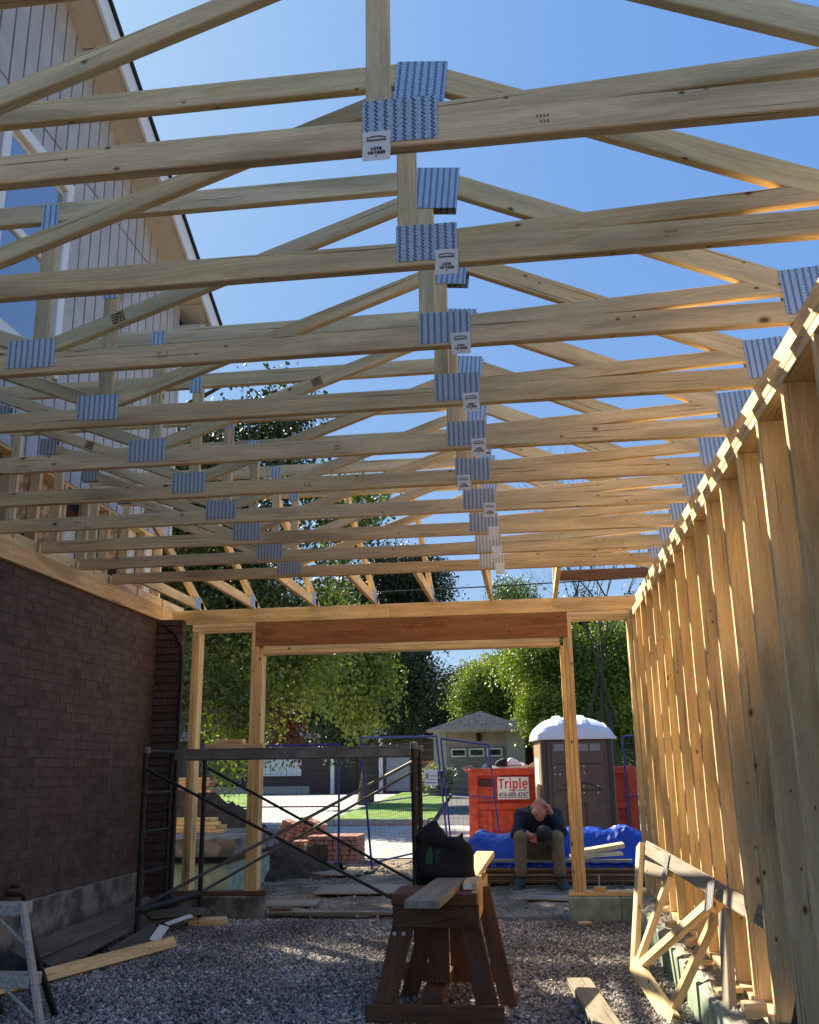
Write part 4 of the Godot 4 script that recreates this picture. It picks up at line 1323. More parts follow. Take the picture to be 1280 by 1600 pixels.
func yard() -> void:
	fence_panel("blue mesh fence panel behind the scaffold's left half", Vector3(-4.9, 0, -13.5), Vector3(-2.70, 0, -13.4), 1.66, 1.66)
	fence_panel("leaning blue mesh fence panel right of the scaffold middle", Vector3(-2.22, 0, -13.3), Vector3(-1.45, 0, -16.2), 1.74, 1.84, 0.16)
	fence_panel("far blue fence panel ending at the orange dumpster", Vector3(-1.40, 0, -16.25), Vector3(-0.60, 0, -16.2), 1.80, 1.68, 0.14)
	fence_panel("short blue fence panel between dumpster and right stud wall", Vector3(1.36, 0, -15.2), Vector3(3.4, 0, -14.7), 1.75, 1.75)
	# notice on the fence
	var o := thing("site_notice", "small white notice with a black X tied to the blue fence", "sign", Vector3(-1.585, 0, -15.0))
	box(o, "board", Vector3(-0.10, 1.06, -0.004), Vector3(0.10, 1.30, 0.004), M.white, 0.002)
	var xs := begin()
	tube(xs, [Vector3(-0.085, 1.16, 0.006), Vector3(-0.035, 1.25, 0.006)], [0.006, 0.006], 4)
	tube(xs, [Vector3(-0.085, 1.25, 0.0062), Vector3(-0.035, 1.16, 0.0062)], [0.006, 0.006], 4)
	put(o, "mark", xs.commit(), M.ink)
	box(o, "print", Vector3(-0.025, 1.20, 0.0042), Vector3(0.085, 1.215, 0.0055), M.greenink, 0.0)
	box(o, "print", Vector3(-0.085, 1.10, 0.0042), Vector3(0.085, 1.115, 0.0055), M.blueink, 0.0)
	box(o, "print", Vector3(-0.02, 1.15, 0.0042), Vector3(0.085, 1.157, 0.0055), M.ink, 0.0)

	# dumpster
	o = thing("dumpster", "orange steel dumpster with a white sign, filled with rubble", "dumpster", Vector3(0.28, 0, -17.2))
	var w := 1.36
	box(o, "end_wall", Vector3(-w, 0.12, -0.03), Vector3(w, 1.24, 0.0), M.orange, 0.01)
	box(o, "rear_wall", Vector3(-w, 0.12, -4.9), Vector3(w, 1.24, -4.86), M.orange, 0.01)
	for s in [-1, 1]:
		box(o, "side_wall", Vector3(s * w - 0.03, 0.12, -4.85), Vector3(s * w + 0.03, 1.24, -0.035), M.orange, 0.01)
		box(o, "corner_post", Vector3(s * w - 0.08, 0.05, -0.02), Vector3(s * w + 0.08, 1.30, 0.09), M.orange, 0.012)
		box(o, "skid", Vector3(s * 0.6 - 0.06, 0.0, -4.8), Vector3(s * 0.6 + 0.06, 0.13, 0.0), M.rust, 0.01)
	box(o, "floor", Vector3(-w, 0.1, -4.85), Vector3(w, 0.14, -0.03), M.rust, 0.0)
	box(o, "top_rail", Vector3(-w - 0.06, 1.19, 0.003), Vector3(w + 0.06, 1.31, 0.11), M.orange, 0.012)
	box(o, "rib", Vector3(-w, 0.62, 0.003), Vector3(w, 0.73, 0.07), M.orange, 0.012)
	box(o, "rib", Vector3(-w, 0.12, 0.003), Vector3(w, 0.24, 0.07), M.orange, 0.012)
	for x in [-1.08, -0.1, 0.5, 1.08]:
		box(o, "rib", Vector3(x - 0.04, 0.245, 0.003), Vector3(x + 0.04, 0.615, 0.055), M.orange, 0.01)
	box(o, "slot", Vector3(-1.26, 1.0, 0.002), Vector3(-1.0, 1.13, 0.03), M.rust, 0.004)
	var sg := box(o, "sign", Vector3(-0.935, 0.79, 0.075), Vector3(-0.395, 1.16, 0.09), M.white, 0.003)
	sg.name = "sign"
	words(o, "sign_lettering", "Triple", Vector3(-0.665, 1.045, 0.0915), 0.165, M.redink, true, 0.0, 0.80)
	words(o, "sign_lettering", "416-688-4747", Vector3(-0.665, 0.868, 0.0915), 0.068, M.ink, true, 0.0, 0.86)
	var sl := begin()
	for k in 17:
		if k != 5 and k != 7:
			quad(sl, Vector3(-0.74 + k * 0.018, 0.930, 0.0912), Vector3(-0.727 + k * 0.018, 0.930, 0.0912), Vector3(-0.727 + k * 0.018, 0.948, 0.0912), Vector3(-0.74 + k * 0.018, 0.948, 0.0912), Vector3(0, 0, 1))
	put(o, "sign_lettering", sl.commit(), M.ink)
	box(o, "sign_line", Vector3(-0.91, 0.815, 0.0905), Vector3(-0.42, 0.825, 0.0925), M.ink, 0.0)
	# its load
	var ru := thing("rubble", "heap of rubble, boards and a white bag showing over the dumpster rim", "rubble", Vector3(0.0, 0, -17.2))
	var hp := rough_ground(-1.3, 1.3, -4.8, -0.08, 0.16, 1.0, 0.42, 44, 0.5)
	put(ru, "heap", hp, M.soil, Transform3D(Basis(), Vector3(0.28, 0, 0)))
	for k in 40:
		var p := Vector3(-1.2 + rng.randf() * 1.6, 1.22 + rng.randf() * 0.1, -0.3 - rng.randf() * 1.2)
		put(ru, "brick", bevel_box(Vector3(0.19, 0.06, 0.09), 0.006), M.paver if k % 3 else M.stone, Transform3D(Basis.from_euler(Vector3(rng.randf(), rng.randf() * TAU, rng.randf())), p))
	board(ru, "plank", Vector3(-0.75, 1.30, -0.5), Vector3(-0.2, 1.36, -0.6), 0.2, 0.04, Vector3(0.1, 1, 0.4), M.greywood)
	board(ru, "plank", Vector3(-0.6, 1.28, -0.3), Vector3(0.15, 1.33, -0.4), 0.14, 0.03, Vector3(0.2, 1, 0.5), M.oldwood)
	put(ru, "white_bag", flesh([[Vector3(-0.42, 1.42, -0.6), Vector3(-0.33, 1.40, -0.62), 0.07, 0.05, 0.04], [Vector3(-0.45, 1.37, -0.6), Vector3(-0.3, 1.36, -0.6), 0.06, 0.05, 0.04]], 0.02), M.white)
	put(ru, "dark_bag", flesh([[Vector3(-0.62, 1.40, -0.6), Vector3(-0.55, 1.42, -0.62), 0.06, 0.07, 0.04], [Vector3(-0.66, 1.36, -0.6), Vector3(-0.5, 1.36, -0.6), 0.06, 0.05, 0.04]], 0.02), M.black)

	# portable toilet
	o = thing("portable_toilet", "brown plastic portable toilet cabin with white domed roof", "portable toilet", Vector3(0.115, 0, -15.62))
	o.rotation.y = 0.11
	var pw := 1.14
	var pd := 1.15
	box(o, "base", Vector3(0.0, 0.0, -pd), Vector3(pw, 0.12, 0.0), M.pottytrim, 0.02)
	box(o, "cabin", Vector3(0.03, 0.12, -pd + 0.02), Vector3(pw - 0.03, 1.75, -0.03), M.potty, 0.03)
	for x in [0.0, pw - 0.09]:
		for z in [-0.09, -pd]:
			box(o, "corner_post", Vector3(x, 0.12, z), Vector3(x + 0.09, 1.78, z + 0.09), M.pottytrim, 0.025)
	box(o, "door", Vector3(0.16, 0.16, -0.028), Vector3(pw - 0.16, 1.70, 0.0), M.potty, 0.015)
	for y in [0.35, 0.95, 1.35]:
		box(o, "door_moulding", Vector3(0.2, y, 0.001), Vector3(pw - 0.2, y + 0.018, 0.012), M.pottytrim, 0.005)
	for e in [[0.30, 1.06, 0.42, 1.0], [0.42, 1.06, 0.74, 1.06], [0.74, 1.06, 0.92, 0.96], [0.36, 0.42, 0.36, 0.75], [0.36, 0.75, 0.66, 0.75], [0.66, 0.75, 0.66, 0.42]]:
		rod(o, "door_moulding", [Vector3(e[0], e[1], 0.002), Vector3(e[2], e[3], 0.002)], 0.012, M.pottytrim, 6)
	for k in 4:
		box(o, "vent", Vector3(0.20 + k * 0.19, 1.555, 0.001), Vector3(0.36 + k * 0.19, 1.665, 0.008), plain(Color(0.52, 0.5, 0.5), 0.5), 0.003)
	for e in [[0.2, 1.3], [0.2, 1.2], [0.28, 1.2], [0.66, 1.32], [0.66, 1.22], [0.64, 1.02], [0.86, 1.02], [0.64, 0.92], [0.86, 0.92]]:
		var rv := begin()
		lathe(rv, Vector3(0, 0, 0), [Vector2(0.012, 0.0), Vector2(0.01, 0.008), Vector2(0, 0.01)], 8)
		put(o, "rivet", rv.commit(), M.white, Transform3D(Basis(Vector3(1, 0, 0), PI / 2), Vector3(e[0], e[1], 0.0)))
	# left side, with white notice and a grab handle
	box(o, "side_panel", Vector3(-0.004, 0.2, -pd + 0.12), Vector3(0.028, 1.70, -0.12), plain(Color(0.62, 0.52, 0.43), 0.5), 0.01)
	box(o, "side_notice", Vector3(-0.014, 1.0, -0.85), Vector3(-0.006, 1.45, -0.35), M.paper, 0.002)
	rod(o, "vent_pipe", [Vector3(-0.03, 0.5, -0.2), Vector3(-0.05, 0.85, -0.18), Vector3(-0.05, 1.0, -0.15), Vector3(-0.03, 1.05, -0.15)], 0.05, plain(Color(0.7, 0.6, 0.48), 0.5))
	var rf := begin()
	var rows := 14
	var prof := func(i: int, x: float) -> Vector3:
		var a := PI * i / rows
		var rib := 0.035 if fmod(x + 0.10, 0.38) < 0.10 else 0.0
		var u := absf(x - 0.55) / 0.625
		var tp := pow(maxf(0.0, 1.0 - pow(u, 3.2)), 0.55)
		return Vector3(x, 1.765 + (0.34 + rib) * tp * pow(sin(a), 0.62), -pd * 0.5 + cos(a) * (pd * 0.5 + 0.05))
	var nx := 48
	for i in rows:
		for k in nx:
			var x0 := -0.05 + (pw + 0.1) * k / nx
			var x1 := -0.05 + (pw + 0.1) * (k + 1) / nx
			var a: Vector3 = prof.call(i, x0)
			var b: Vector3 = prof.call(i, x1)
			var c: Vector3 = prof.call(i + 1, x1)
			var d: Vector3 = prof.call(i + 1, x0)
			var n := (b - a).cross(d - a).normalized()
			quad(rf, a, b, c, d, n if n.y >= 0.0 else -n)
	for x in [-0.05, pw + 0.05]:
		for i in rows:
			tri(rf, Vector3(x, 1.75, -pd * 0.5), prof.call(i, x), prof.call(i + 1, x), Vector3(signf(x - 0.5), 0, 0))
	put(o, "roof", rf.commit(), M.pottyroof)
	box(o, "roof_rim", Vector3(-0.06, 1.735, -pd - 0.05), Vector3(pw + 0.06, 1.772, 0.05), M.pottyroof, 0.015)

	# plywood stack under a blue tarp
	o = thing("plywood_stack", "low stack of plywood sheets on the ground under the blue tarp", "plywood stack")
	for k in 9:
		box(o, "sheet", Vector3(-0.63 + rng.randf() * 0.02, 0.035 + k * 0.0205, -13.0), Vector3(1.78 + rng.randf() * 0.02, 0.051 + k * 0.0205, -11.62 + rng.randf() * 0.025), M.ply if k % 3 == 1 else M.plydark, 0.001)
	for x in [-0.5, 0.5, 1.4]:
		wood_box(o, "bearer", Vector3(x, 0.0, -12.95), Vector3(x + 0.09, 0.034, -11.7), M.oldwood)
	o = thing("tarp", "crumpled shiny blue tarp draped over the lumber pile", "tarp")
	var nn := noise(61, 1.3, 2)
	var n2 := noise(62, 4.0, 2)
	var n3 := noise(63, 0.9, 2)
	var st := begin()
	var cell := noise(64, 1.9, 1)
	cell.noise_type = FastNoiseLite.TYPE_CELLULAR
	cell.cellular_return_type = FastNoiseLite.RETURN_DISTANCE
	var cell2 := noise(65, 4.6, 1)
	cell2.noise_type = FastNoiseLite.TYPE_CELLULAR
	cell2.cellular_return_type = FastNoiseLite.RETURN_DISTANCE
	var gx := 56
	var gz := 40
	var vs := PackedVector3Array()
	for k in gz + 1:
		for i in gx + 1:
			var u := float(i) / gx
			var v := float(k) / gz
			var x := -0.98 + 2.45 * u
			var z := -11.60 - 1.7 * v
			# rises behind the bench along the front
			var hgt := 0.245 + 0.40 * smoothstep(0.16, 0.36, v) * (0.82 + 0.25 * n3.get_noise_1d(x * 1.3))
			hgt *= 1.0 - 0.25 * smoothstep(0.75, 1.0, v)
			hgt -= 0.35 * smoothstep(0.86, 1.0, u) * smoothstep(0.1, 0.3, v) * 0.4 + 0.22 * (1.0 - smoothstep(0.0, 0.13, u))
			var ridge := 1.0 - absf(nn.get_noise_2d(x * 0.9 + z * 0.35, z * 1.6))
			var r2 := 1.0 - absf(n2.get_noise_2d(x * 0.6 - z * 0.4, z * 0.9 + x * 0.25))
			hgt += (pow(ridge, 5.0) - 0.5) * 0.03 * smoothstep(0.05, 0.3, v) + (pow(r2, 8.0) - 0.4) * 0.008 + (cell.get_noise_2d(x * 1.0 + z * 0.3, z * 1.7) * 0.038 + cell2.get_noise_2d(x * 0.8 - z * 0.5, z * 1.4) * 0.022) * smoothstep(0.03, 0.2, v)
			if v < 0.02:
				hgt = 0.20 + n2.get_noise_1d(x * 1.5) * 0.012
			vs.append(Vector3(x + (rng.randf() - 0.5) * 0.03, maxf(hgt + (rng.randf() - 0.5) * 0.014, 0.06), z + (rng.randf() - 0.5) * 0.022))
	for k in gz:
		for i in gx:
			var a := k * (gx + 1) + i
			var ix := [a, a + gx + 2, a + 1, a, a + gx + 1, a + gx + 2] if rng.randf() < 0.5 else [a, a + gx + 1, a + 1, a + 1, a + gx + 1, a + gx + 2]
			for q in [0, 3]:
				tri(st, vs[ix[q]], vs[ix[q + 1]], vs[ix[q + 2]], (vs[ix[q + 1]] - vs[ix[q]]).cross(vs[ix[q + 2]] - vs[ix[q]]).normalized() * signf((vs[ix[q + 1]] - vs[ix[q]]).cross(vs[ix[q + 2]] - vs[ix[q]]).y))
	put(o, "sheet", st.commit(), M.tarp)
	var bench := thing("bench_board", "long pale board lying on the front edge of the tarp", "board")
	board(bench, "board", Vector3(-0.80, 0.272, -11.69), Vector3(1.05, 0.272, -11.66), 0.14, 0.03, Vector3(0, 1, 0), M.greywood, Color(1.1, 1.05, 0.95))
	var b2 := thing("loose_board", "short pale two by four lying on the blue tarp right of the post", "board")
	board(b2, "board", Vector3(0.48, 0.36, -11.72), Vector3(0.98, 0.43, -11.82), 0.09, 0.05, Vector3(0.1, 1, 0.2), M.wood)
	b2 = thing("loose_board", "flatter board under the short two by four on the tarp", "board")
	board(b2, "board", Vector3(0.36, 0.315, -11.66), Vector3(0.95, 0.345, -11.76), 0.12, 0.03, Vector3(0, 1, 0.15), M.wood2)

	# pavers on pallets
	o = thing("paver_stack", "stacked red brick pavers on the ground behind the fence, front rows", "bricks", Vector3(-3.02, 0, -14.45))
	paver_pile(o, 8, 6, 3, 0.0)
	o = thing("paver_stack", "leaning upper pile of red pavers tipped to the left", "bricks", Vector3(-3.60, 0.17, -14.75))
	o.rotation.z = -0.36
	paver_pile(o, 5, 7, 2, 0.0)
	o = thing("broken_block", "broken pale concrete block in front of the pavers", "block", Vector3(-3.17, 0, -14.15))
	box(o, "block", Vector3(-0.12, 0.0, -0.1), Vector3(0.16, 0.28, 0.1), M.soil, 0.02)
	box(o, "pale_edge", Vector3(-0.17, 0.0, -0.09), Vector3(-0.123, 0.30, 0.105), M.stone, 0.012)

	# earth heap, stoop and lumber at the left bay
	o = thing("earth_mound", "dark mound of dug earth behind the left framing", "mound")
	var eh := begin()
	var ne := noise(90, 0.9, 4)
	var ev := []
	var mound := func(x: float, z: float) -> Vector3:
		var d := Vector2((x + 4.9) / 1.7, (z + 13.0) / 0.8).length()
		var d2 := Vector2((x + 4.05) / 0.65, (z + 12.4) / 0.5).length()
		var y := 1.15 * exp(-d * d * 1.1) + 0.40 * exp(-d2 * d2 * 1.2) - 0.09
		return Vector3(x, y + ne.get_noise_2d(x * 2.5, z * 2.5) * 0.10 + ne.get_noise_2d(x * 9.0, z * 9.0) * 0.04, z)
	for k in 60:
		for i in 90:
			var x := -8.0 + 5.4 * i / 90.0
			var z := -15.0 + 3.8 * k / 60.0
			var a: Vector3 = mound.call(x, z)
			var b: Vector3 = mound.call(x + 0.06, z)
			var c: Vector3 = mound.call(x + 0.06, z + 3.8 / 60.0)
			var d: Vector3 = mound.call(x, z + 3.8 / 60.0)
			if maxf(a.y, c.y) > -0.03:
				var n := (d - a).cross(b - a).normalized()
				quad(eh, a, b, c, d, n)
	put(o, "heap", eh.commit(), M.soil)
	o = thing("stoop", "small concrete stoop with a slab top behind the left stud bay", "stoop")
	box(o, "block", Vector3(-6.2, 0, -12.2), Vector3(-3.33, 0.36, -10.5), M.mint, 0.01)
	box(o, "slab", Vector3(-6.25, 0.42, -12.25), Vector3(-3.22, 0.62, -10.42), M.concrete, 0.012)
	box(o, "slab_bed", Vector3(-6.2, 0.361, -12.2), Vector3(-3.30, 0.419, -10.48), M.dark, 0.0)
	o = thing("lumber_stack", "short stack of lumber offcuts lying on the concrete stoop", "lumber")
	for k in 4:
		for q in 3:
			wood_box(o, "board", Vector3(-4.7 - rng.randf() * 0.2, 0.622 + k * 0.041, -11.6 + q * 0.1), Vector3(-3.72 - 0.05 * k + rng.randf() * 0.12, 0.66 + k * 0.041, -11.51 + q * 0.1), M.wood2, Color(0.9, 0.82, 0.72))
	o = thing("lumber_stack", "second lumber stack raised behind the earth mound", "lumber")
	for k in 5:
		for q in 2:
			wood_box(o, "board", Vector3(-6.9, 1.04 + k * 0.041, -13.1 + q * 0.1), Vector3(-4.5 + rng.randf() * 0.2, 1.078 + k * 0.041, -13.01 + q * 0.1), M.wood2, Color(0.85, 0.72, 0.6))
	for x in [-6.6, -5.4]:
		wood_box(o, "bearer", Vector3(x, 0.3, -13.12), Vector3(x + 0.09, 1.038, -12.8), M.oldwood)
	# sheets and scraps on the dirt
	var scraps := [
		["plywood_sheet", "large grey plywood sheet lying on the dirt beyond the opening", Vector3(-1.95, 0.045, -10.95), Vector3(0.95, 0.018, 0.75), 0.05, M.greywood],
		["plywood_sheet", "smaller plywood sheet with a rounded end left of the large one", Vector3(-2.5, 0.04, -9.85), Vector3(0.62, 0.016, 0.42), 0.12, M.greywood],
		["plywood_sheet", "pale plywood offcut lying near the fence foot", Vector3(-2.62, 0.05, -12.6), Vector3(0.72, 0.03, 0.4), -0.1, M.greywood],
		["plywood_sheet", "thin plywood piece at the feet of the seated person", Vector3(0.12, 0.045, -10.25), Vector3(0.55, 0.016, 0.3), -0.25, M.greywood],
		["plank", "long weathered plank on the line between gravel and dirt", Vector3(-1.75, 0.035, -9.25), Vector3(1.5, 0.03, 0.1), 0.03, M.greywood],
		["wood_offcut", "pale wood block on the gravel by the left foundation stub", Vector3(-2.93, 0.035, -8.72), Vector3(0.34, 0.05, 0.2), 0.35, M.wood2],
		["wood_offcut", "small orange wood chip on the gravel by the green foundation stub", Vector3(0.36, 0.03, -8.75), Vector3(0.11, 0.02, 0.07), 0.5, M.wood2],
		["wood_offcut", "short board end under the left post on the dirt", Vector3(-2.42, 0.05, -9.3), Vector3(0.2, 0.05, 0.16), 0.1, M.oldwood]]
	for e in scraps:
		var s: Vector3 = e[3]
		var t := put(self, e[0], bevel_box(s, 0.004, 0.4, 0.0, Color(1, 0.97, 0.92)) if s.z < 0.27 else bevel_box(Vector3(s.x, s.z, s.y), 0.004, 0.4, 0.0, Color(1, 0.97, 0.92)), e[5])
		t.transform = Transform3D(Basis(Vector3(0, 1, 0), e[4]) * (Basis() if s.z < 0.27 else Basis(Vector3(1, 0, 0), -PI / 2)), e[2])
		tag(t, e[1], "board")

func paver_pile(o: Node3D, nx: int, ny: int, nz: int, _y: float) -> void:
	for y in mini(ny, 7):
		for x in nx:
			for z in nz:
				if y > 4 and x < 2:
					continue
				var p := Vector3(x * 0.125 - nx * 0.06, 0.035 + y * 0.066, z * 0.21 - 0.2) + Vector3(rng.randf() - 0.5, 0, rng.randf() - 0.5) * 0.008
				put(o, "brick", bevel_box(Vector3(0.2, 0.06, 0.115), 0.006, 0, 0, Color.WHITE), M.paver, Transform3D(Basis(Vector3(0, 1, 0), PI / 2 + (rng.randf() - 0.5) * 0.04), p))

# ---------------------------------------------------------------- things inside the garage
func scaffold() -> void:
	var o := thing("scaffold", "dark steel scaffold tower with cross braces before the door opening", "scaffold")
	var zs := [-7.65, -8.16, -8.75]
	var ends := [[-3.14, -3.12, -3.02], [-0.94, -0.985, -1.02]]
	for s in 2:
		for k in 3:
			var x: float = ends[s][k]
			rod(o, "post", [Vector3(x, 0.01 if k != 1 else 0.26, zs[k]), Vector3(x - 0.008, 1.49, zs[k])], 0.0215 if k != 1 else 0.017, M.steel, 10)
		var xa: float = ends[s][0]
		var xb: float = ends[s][2]
		rod(o, "top_bar", [Vector3(xa, 1.475, zs[0]), Vector3(xb, 1.475, zs[2])], 0.019, M.steel)
		rod(o, "bottom_bar", [Vector3(xa, 0.26, zs[0]), Vector3(xb, 0.26, zs[2])], 0.03, M.steel)
		for y in [0.54, 0.85, 1.15]:
			rod(o, "rung", [Vector3(xa, y, zs[0]), Vector3(ends[s][1], y, zs[1])], 0.0135, M.steel)
		for k in [0, 2]:
			var st := begin()
			lathe(st, Vector3(ends[s][k], 1.46, zs[k]), [Vector2(0.0, 0.0), Vector2(0.03, 0.0), Vector2(0.03, 0.05), Vector2(0.0, 0.055)], 10)
			put(o, "collar", st.commit(), M.alu)
	for z in [-7.62, -8.78]:
		var xa: float = -3.13 if z > -8 else -3.0
		rod(o, "cross_brace", [Vector3(xa, 1.34, z), Vector3(-0.95, 0.28, z)], 0.0125, M.steel)
		rod(o, "cross_brace", [Vector3(xa, 0.28, z + 0.028), Vector3(-0.95, 1.36, z + 0.028)], 0.0125, M.alu)
	var pk := thing("scaffold_plank", "grey aluminium scaffold plank spanning the scaffold top", "plank")
	box(pk, "deck", Vector3(-3.01, 1.478, -8.34), Vector3(-0.99, 1.495, -7.92), M.alu, 0.003)
	for z in [-7.945, -8.34]:
		box(pk, "side_rail", Vector3(-3.01, 1.405, z), Vector3(-0.99, 1.4775, z + 0.03), M.alu, 0.006)
	for x in [-3.0, -1.09]:
		box(pk, "hook_plate", Vector3(x, 1.41, -7.914), Vector3(x + 0.09, 1.485, -7.905), M.alu, 0.003)
	var lb := [[-2.78, -2.47, -8.0, 0, 1.0], [-2.465, -2.27, -8.0, 0, 1.1], [-2.74, -2.61, -8.1, 1, 0.95], [-2.60, -2.46, -8.05, 1, 0.85]]
	var texts := ["lower left short board lying on the scaffold plank", "lower right pale board lying on the scaffold plank by the post", "upper left board end stacked on the scaffold plank", "upper tapered board stacked on the scaffold plank"]
	for k in 4:
		var e: Array = lb[k]
		var t := thing("short_board", texts[k], "board")
		wood_box(t, "board", Vector3(e[0], 1.497 + e[3] * 0.04, e[2] - 0.09), Vector3(e[1], 1.535 + e[3] * 0.04, e[2]), M.wood2, Color(e[4], e[4] * 0.9, e[4] * 0.8))

func sawhorse() -> void:
	var o := thing("sawhorse", "brown timber sawhorse table in the middle of the gravel floor", "sawhorse")
	var F := Vector3(0, 0, 1)
	var c := Color(0.78, 0.70, 0.66)
	wood_box(o, "top_board", Vector3(-0.81, 0.592, -5.87), Vector3(-0.345, 0.648, -5.475), M.oldwood, c)
	wood_box(o, "top_board", Vector3(-0.74, 0.594, -6.62), Vector3(-0.46, 0.644, -5.872), M.oldwood, c)
	wood_box(o, "apron", Vector3(-0.805, 0.475, -5.53), Vector3(-0.335, 0.59, -5.492), M.oldwood, c)
	wood_box(o, "apron", Vector3(-0.75, 0.475, -6.60), Vector3(-0.345, 0.59, -6.562), M.oldwood, c)
	wood_box(o, "side_rail", Vector3(-0.378, 0.50, -6.555), Vector3(-0.338, 0.649, -5.534), M.wood2, Color(0.8, 0.72, 0.62))
	board(o, "leg", Vector3(-0.735, 0.56, -5.553), Vector3(-0.875, 0.0, -5.50), 0.115, 0.038, F, M.oldwood, c)
	board(o, "leg", Vector3(-0.405, 0.56, -5.553), Vector3(-0.285, 0.0, -5.50), 0.115, 0.038, F, M.oldwood, c)
	board(o, "leg", Vector3(-0.63, 0.56, -6.06), Vector3(-0.80, 0.0, -6.08), 0.10, 0.038, F, M.oldwood, c)
	board(o, "leg", Vector3(-0.345, 0.62, -6.02), Vector3(-0.20, 0.0, -5.86), 0.095, 0.038, F, M.oldwood, c)
	board(o, "center_post", Vector3(-0.578, 0.16, -5.72), Vector3(-0.578, 0.59, -5.72), 0.115, 0.038, F, M.oldwood, Color(0.7, 0.6, 0.55))
	board(o, "center_post", Vector3(-0.50, 0.16, -6.2), Vector3(-0.50, 0.592, -6.2), 0.115, 0.038, F, M.oldwood, Color(0.7, 0.6, 0.55))
	wood_box(o, "low_beam", Vector3(-0.655, 0.10, -6.7), Vector3(-0.54, 0.155, -5.50), M.oldwood, c)
	wood_box(o, "low_cross_board", Vector3(-0.95, 0.0, -5.478), Vector3(-0.215, 0.105, -5.44), M.oldwood, c)
	wood_box(o, "low_cross_board", Vector3(-0.86, 0.06, -6.29), Vector3(-0.20, 0.16, -6.252), M.oldwood, c)
	for x in [-0.80, -0.75]:
		var st := begin()
		lathe(st, Vector3.ZERO, [Vector2(0, 0.004), Vector2(0.011, 0.003), Vector2(0.012, 0)], 10)
		put(o, "screw_washer", st.commit(), M.galv, Transform3D(Basis(Vector3(1, 0, 0), PI / 2), Vector3(x, 0.44, -5.521)))
	var p := thing("plank", "pale weathered plank jutting forward from the sawhorse top", "board")
	board(p, "board", Vector3(-0.575, 0.668, -4.90), Vector3(-0.515, 0.668, -5.95), 0.175, 0.038, Vector3(0, 1, 0), M.greywood, Color(1.25, 1.15, 1.0))
	p = thing("plank", "tilted pale board sticking out behind the black bag", "board")
	board(p, "board", Vector3(-0.43, 0.665, -6.1), Vector3(-0.355, 0.75, -6.75), 0.12, 0.035, Vector3(0, 1, 0.1), M.wood2, Color(1.15, 1.1, 1.0))
	p = thing("wood_block", "short block with a printed label on the sawhorse's right edge", "wood block")
	wood_box(p, "block", Vector3(-0.43, 0.65, -6.05), Vector3(-0.345, 0.688, -5.62), M.wood2)
	box(p, "label", Vector3(-0.425, 0.655, -5.619), Vector3(-0.38, 0.684, -5.617), M.paper, 0.0)
	# black bag
	var b := thing("shopping_bag", "black fabric bag with a green print standing on the sawhorse", "bag")
	var z := -5.98
	var bones := [
		[Vector3(-0.68, 0.70, z), Vector3(-0.43, 0.69, z), 0.055, 0.05, 0.05],
		[Vector3(-0.69, 0.80, z), Vector3(-0.44, 0.78, z), 0.052, 0.055, 0.06],
		[Vector3(-0.69, 0.90, z), Vector3(-0.60, 0.93, z - 0.02), 0.045, 0.035, 0.06],
		[Vector3(-0.66, 0.95, z - 0.02), Vector3(-0.62, 0.985, z - 0.03), 0.03, 0.02, 0.04],
		[Vector3(-0.60, 0.90, z), Vector3(-0.53, 0.86, z), 0.04, 0.03, 0.05],
		[Vector3(-0.50, 0.87, z + 0.01), Vector3(-0.44, 0.84, z), 0.035, 0.045, 0.05],
		[Vector3(-0.475, 0.88, z), Vector3(-0.455, 0.925, z - 0.01), 0.028, 0.012, 0.03],
		[Vector3(-0.66, 0.72, z + 0.05), Vector3(-0.46, 0.70, z + 0.04), 0.045, 0.04, 0.05],
		[Vector3(-0.70, 0.66, z + 0.02), Vector3(-0.42, 0.66, z + 0.01), 0.03, 0.03, 0.03]]
	var nb := noise(19, 9.0, 3)
	put(b, "bag_body", flesh(bones, 0.01), M.bag)
	var gp := begin()
	var bp := [Vector2(-0.018, 0), Vector2(0.018, 0), Vector2(0.02, 0.055), Vector2(0.008, 0.08), Vector2(0.006, 0.1), Vector2(-0.006, 0.1), Vector2(-0.008, 0.08), Vector2(-0.02, 0.055)]
	for k in range(1, 7):
		tri(gp, Vector3(bp[0].x, bp[0].y, 0), Vector3(bp[k].x, bp[k].y, 0), Vector3(bp[k + 1].x, bp[k + 1].y, 0), Vector3(0, 0, 1))
	for k in 6:
		var yy := 0.015 + 0.013 * k
		quad(gp, Vector3(0.032, yy, 0), Vector3(0.05 + 0.008 * (k % 3), yy, 0), Vector3(0.05 + 0.008 * (k % 3), yy + 0.006, 0), Vector3(0.032, yy + 0.006, 0), Vector3(0, 0, 1))
	put(b, "green_print", gp.commit(), plain(Color(0.10, 0.36, 0.17), 0.7), Transform3D(Basis(Vector3(0, 0, 1), -0.12), Vector3(-0.645, 0.765, z + 0.088)))
	rod(b, "handle", [Vector3(-0.66, 0.98, z - 0.02), Vector3(-0.655, 1.01, z - 0.02), Vector3(-0.63, 1.015, z - 0.02), Vector3(-0.615, 0.985, z - 0.025)], 0.006, M.greywood)

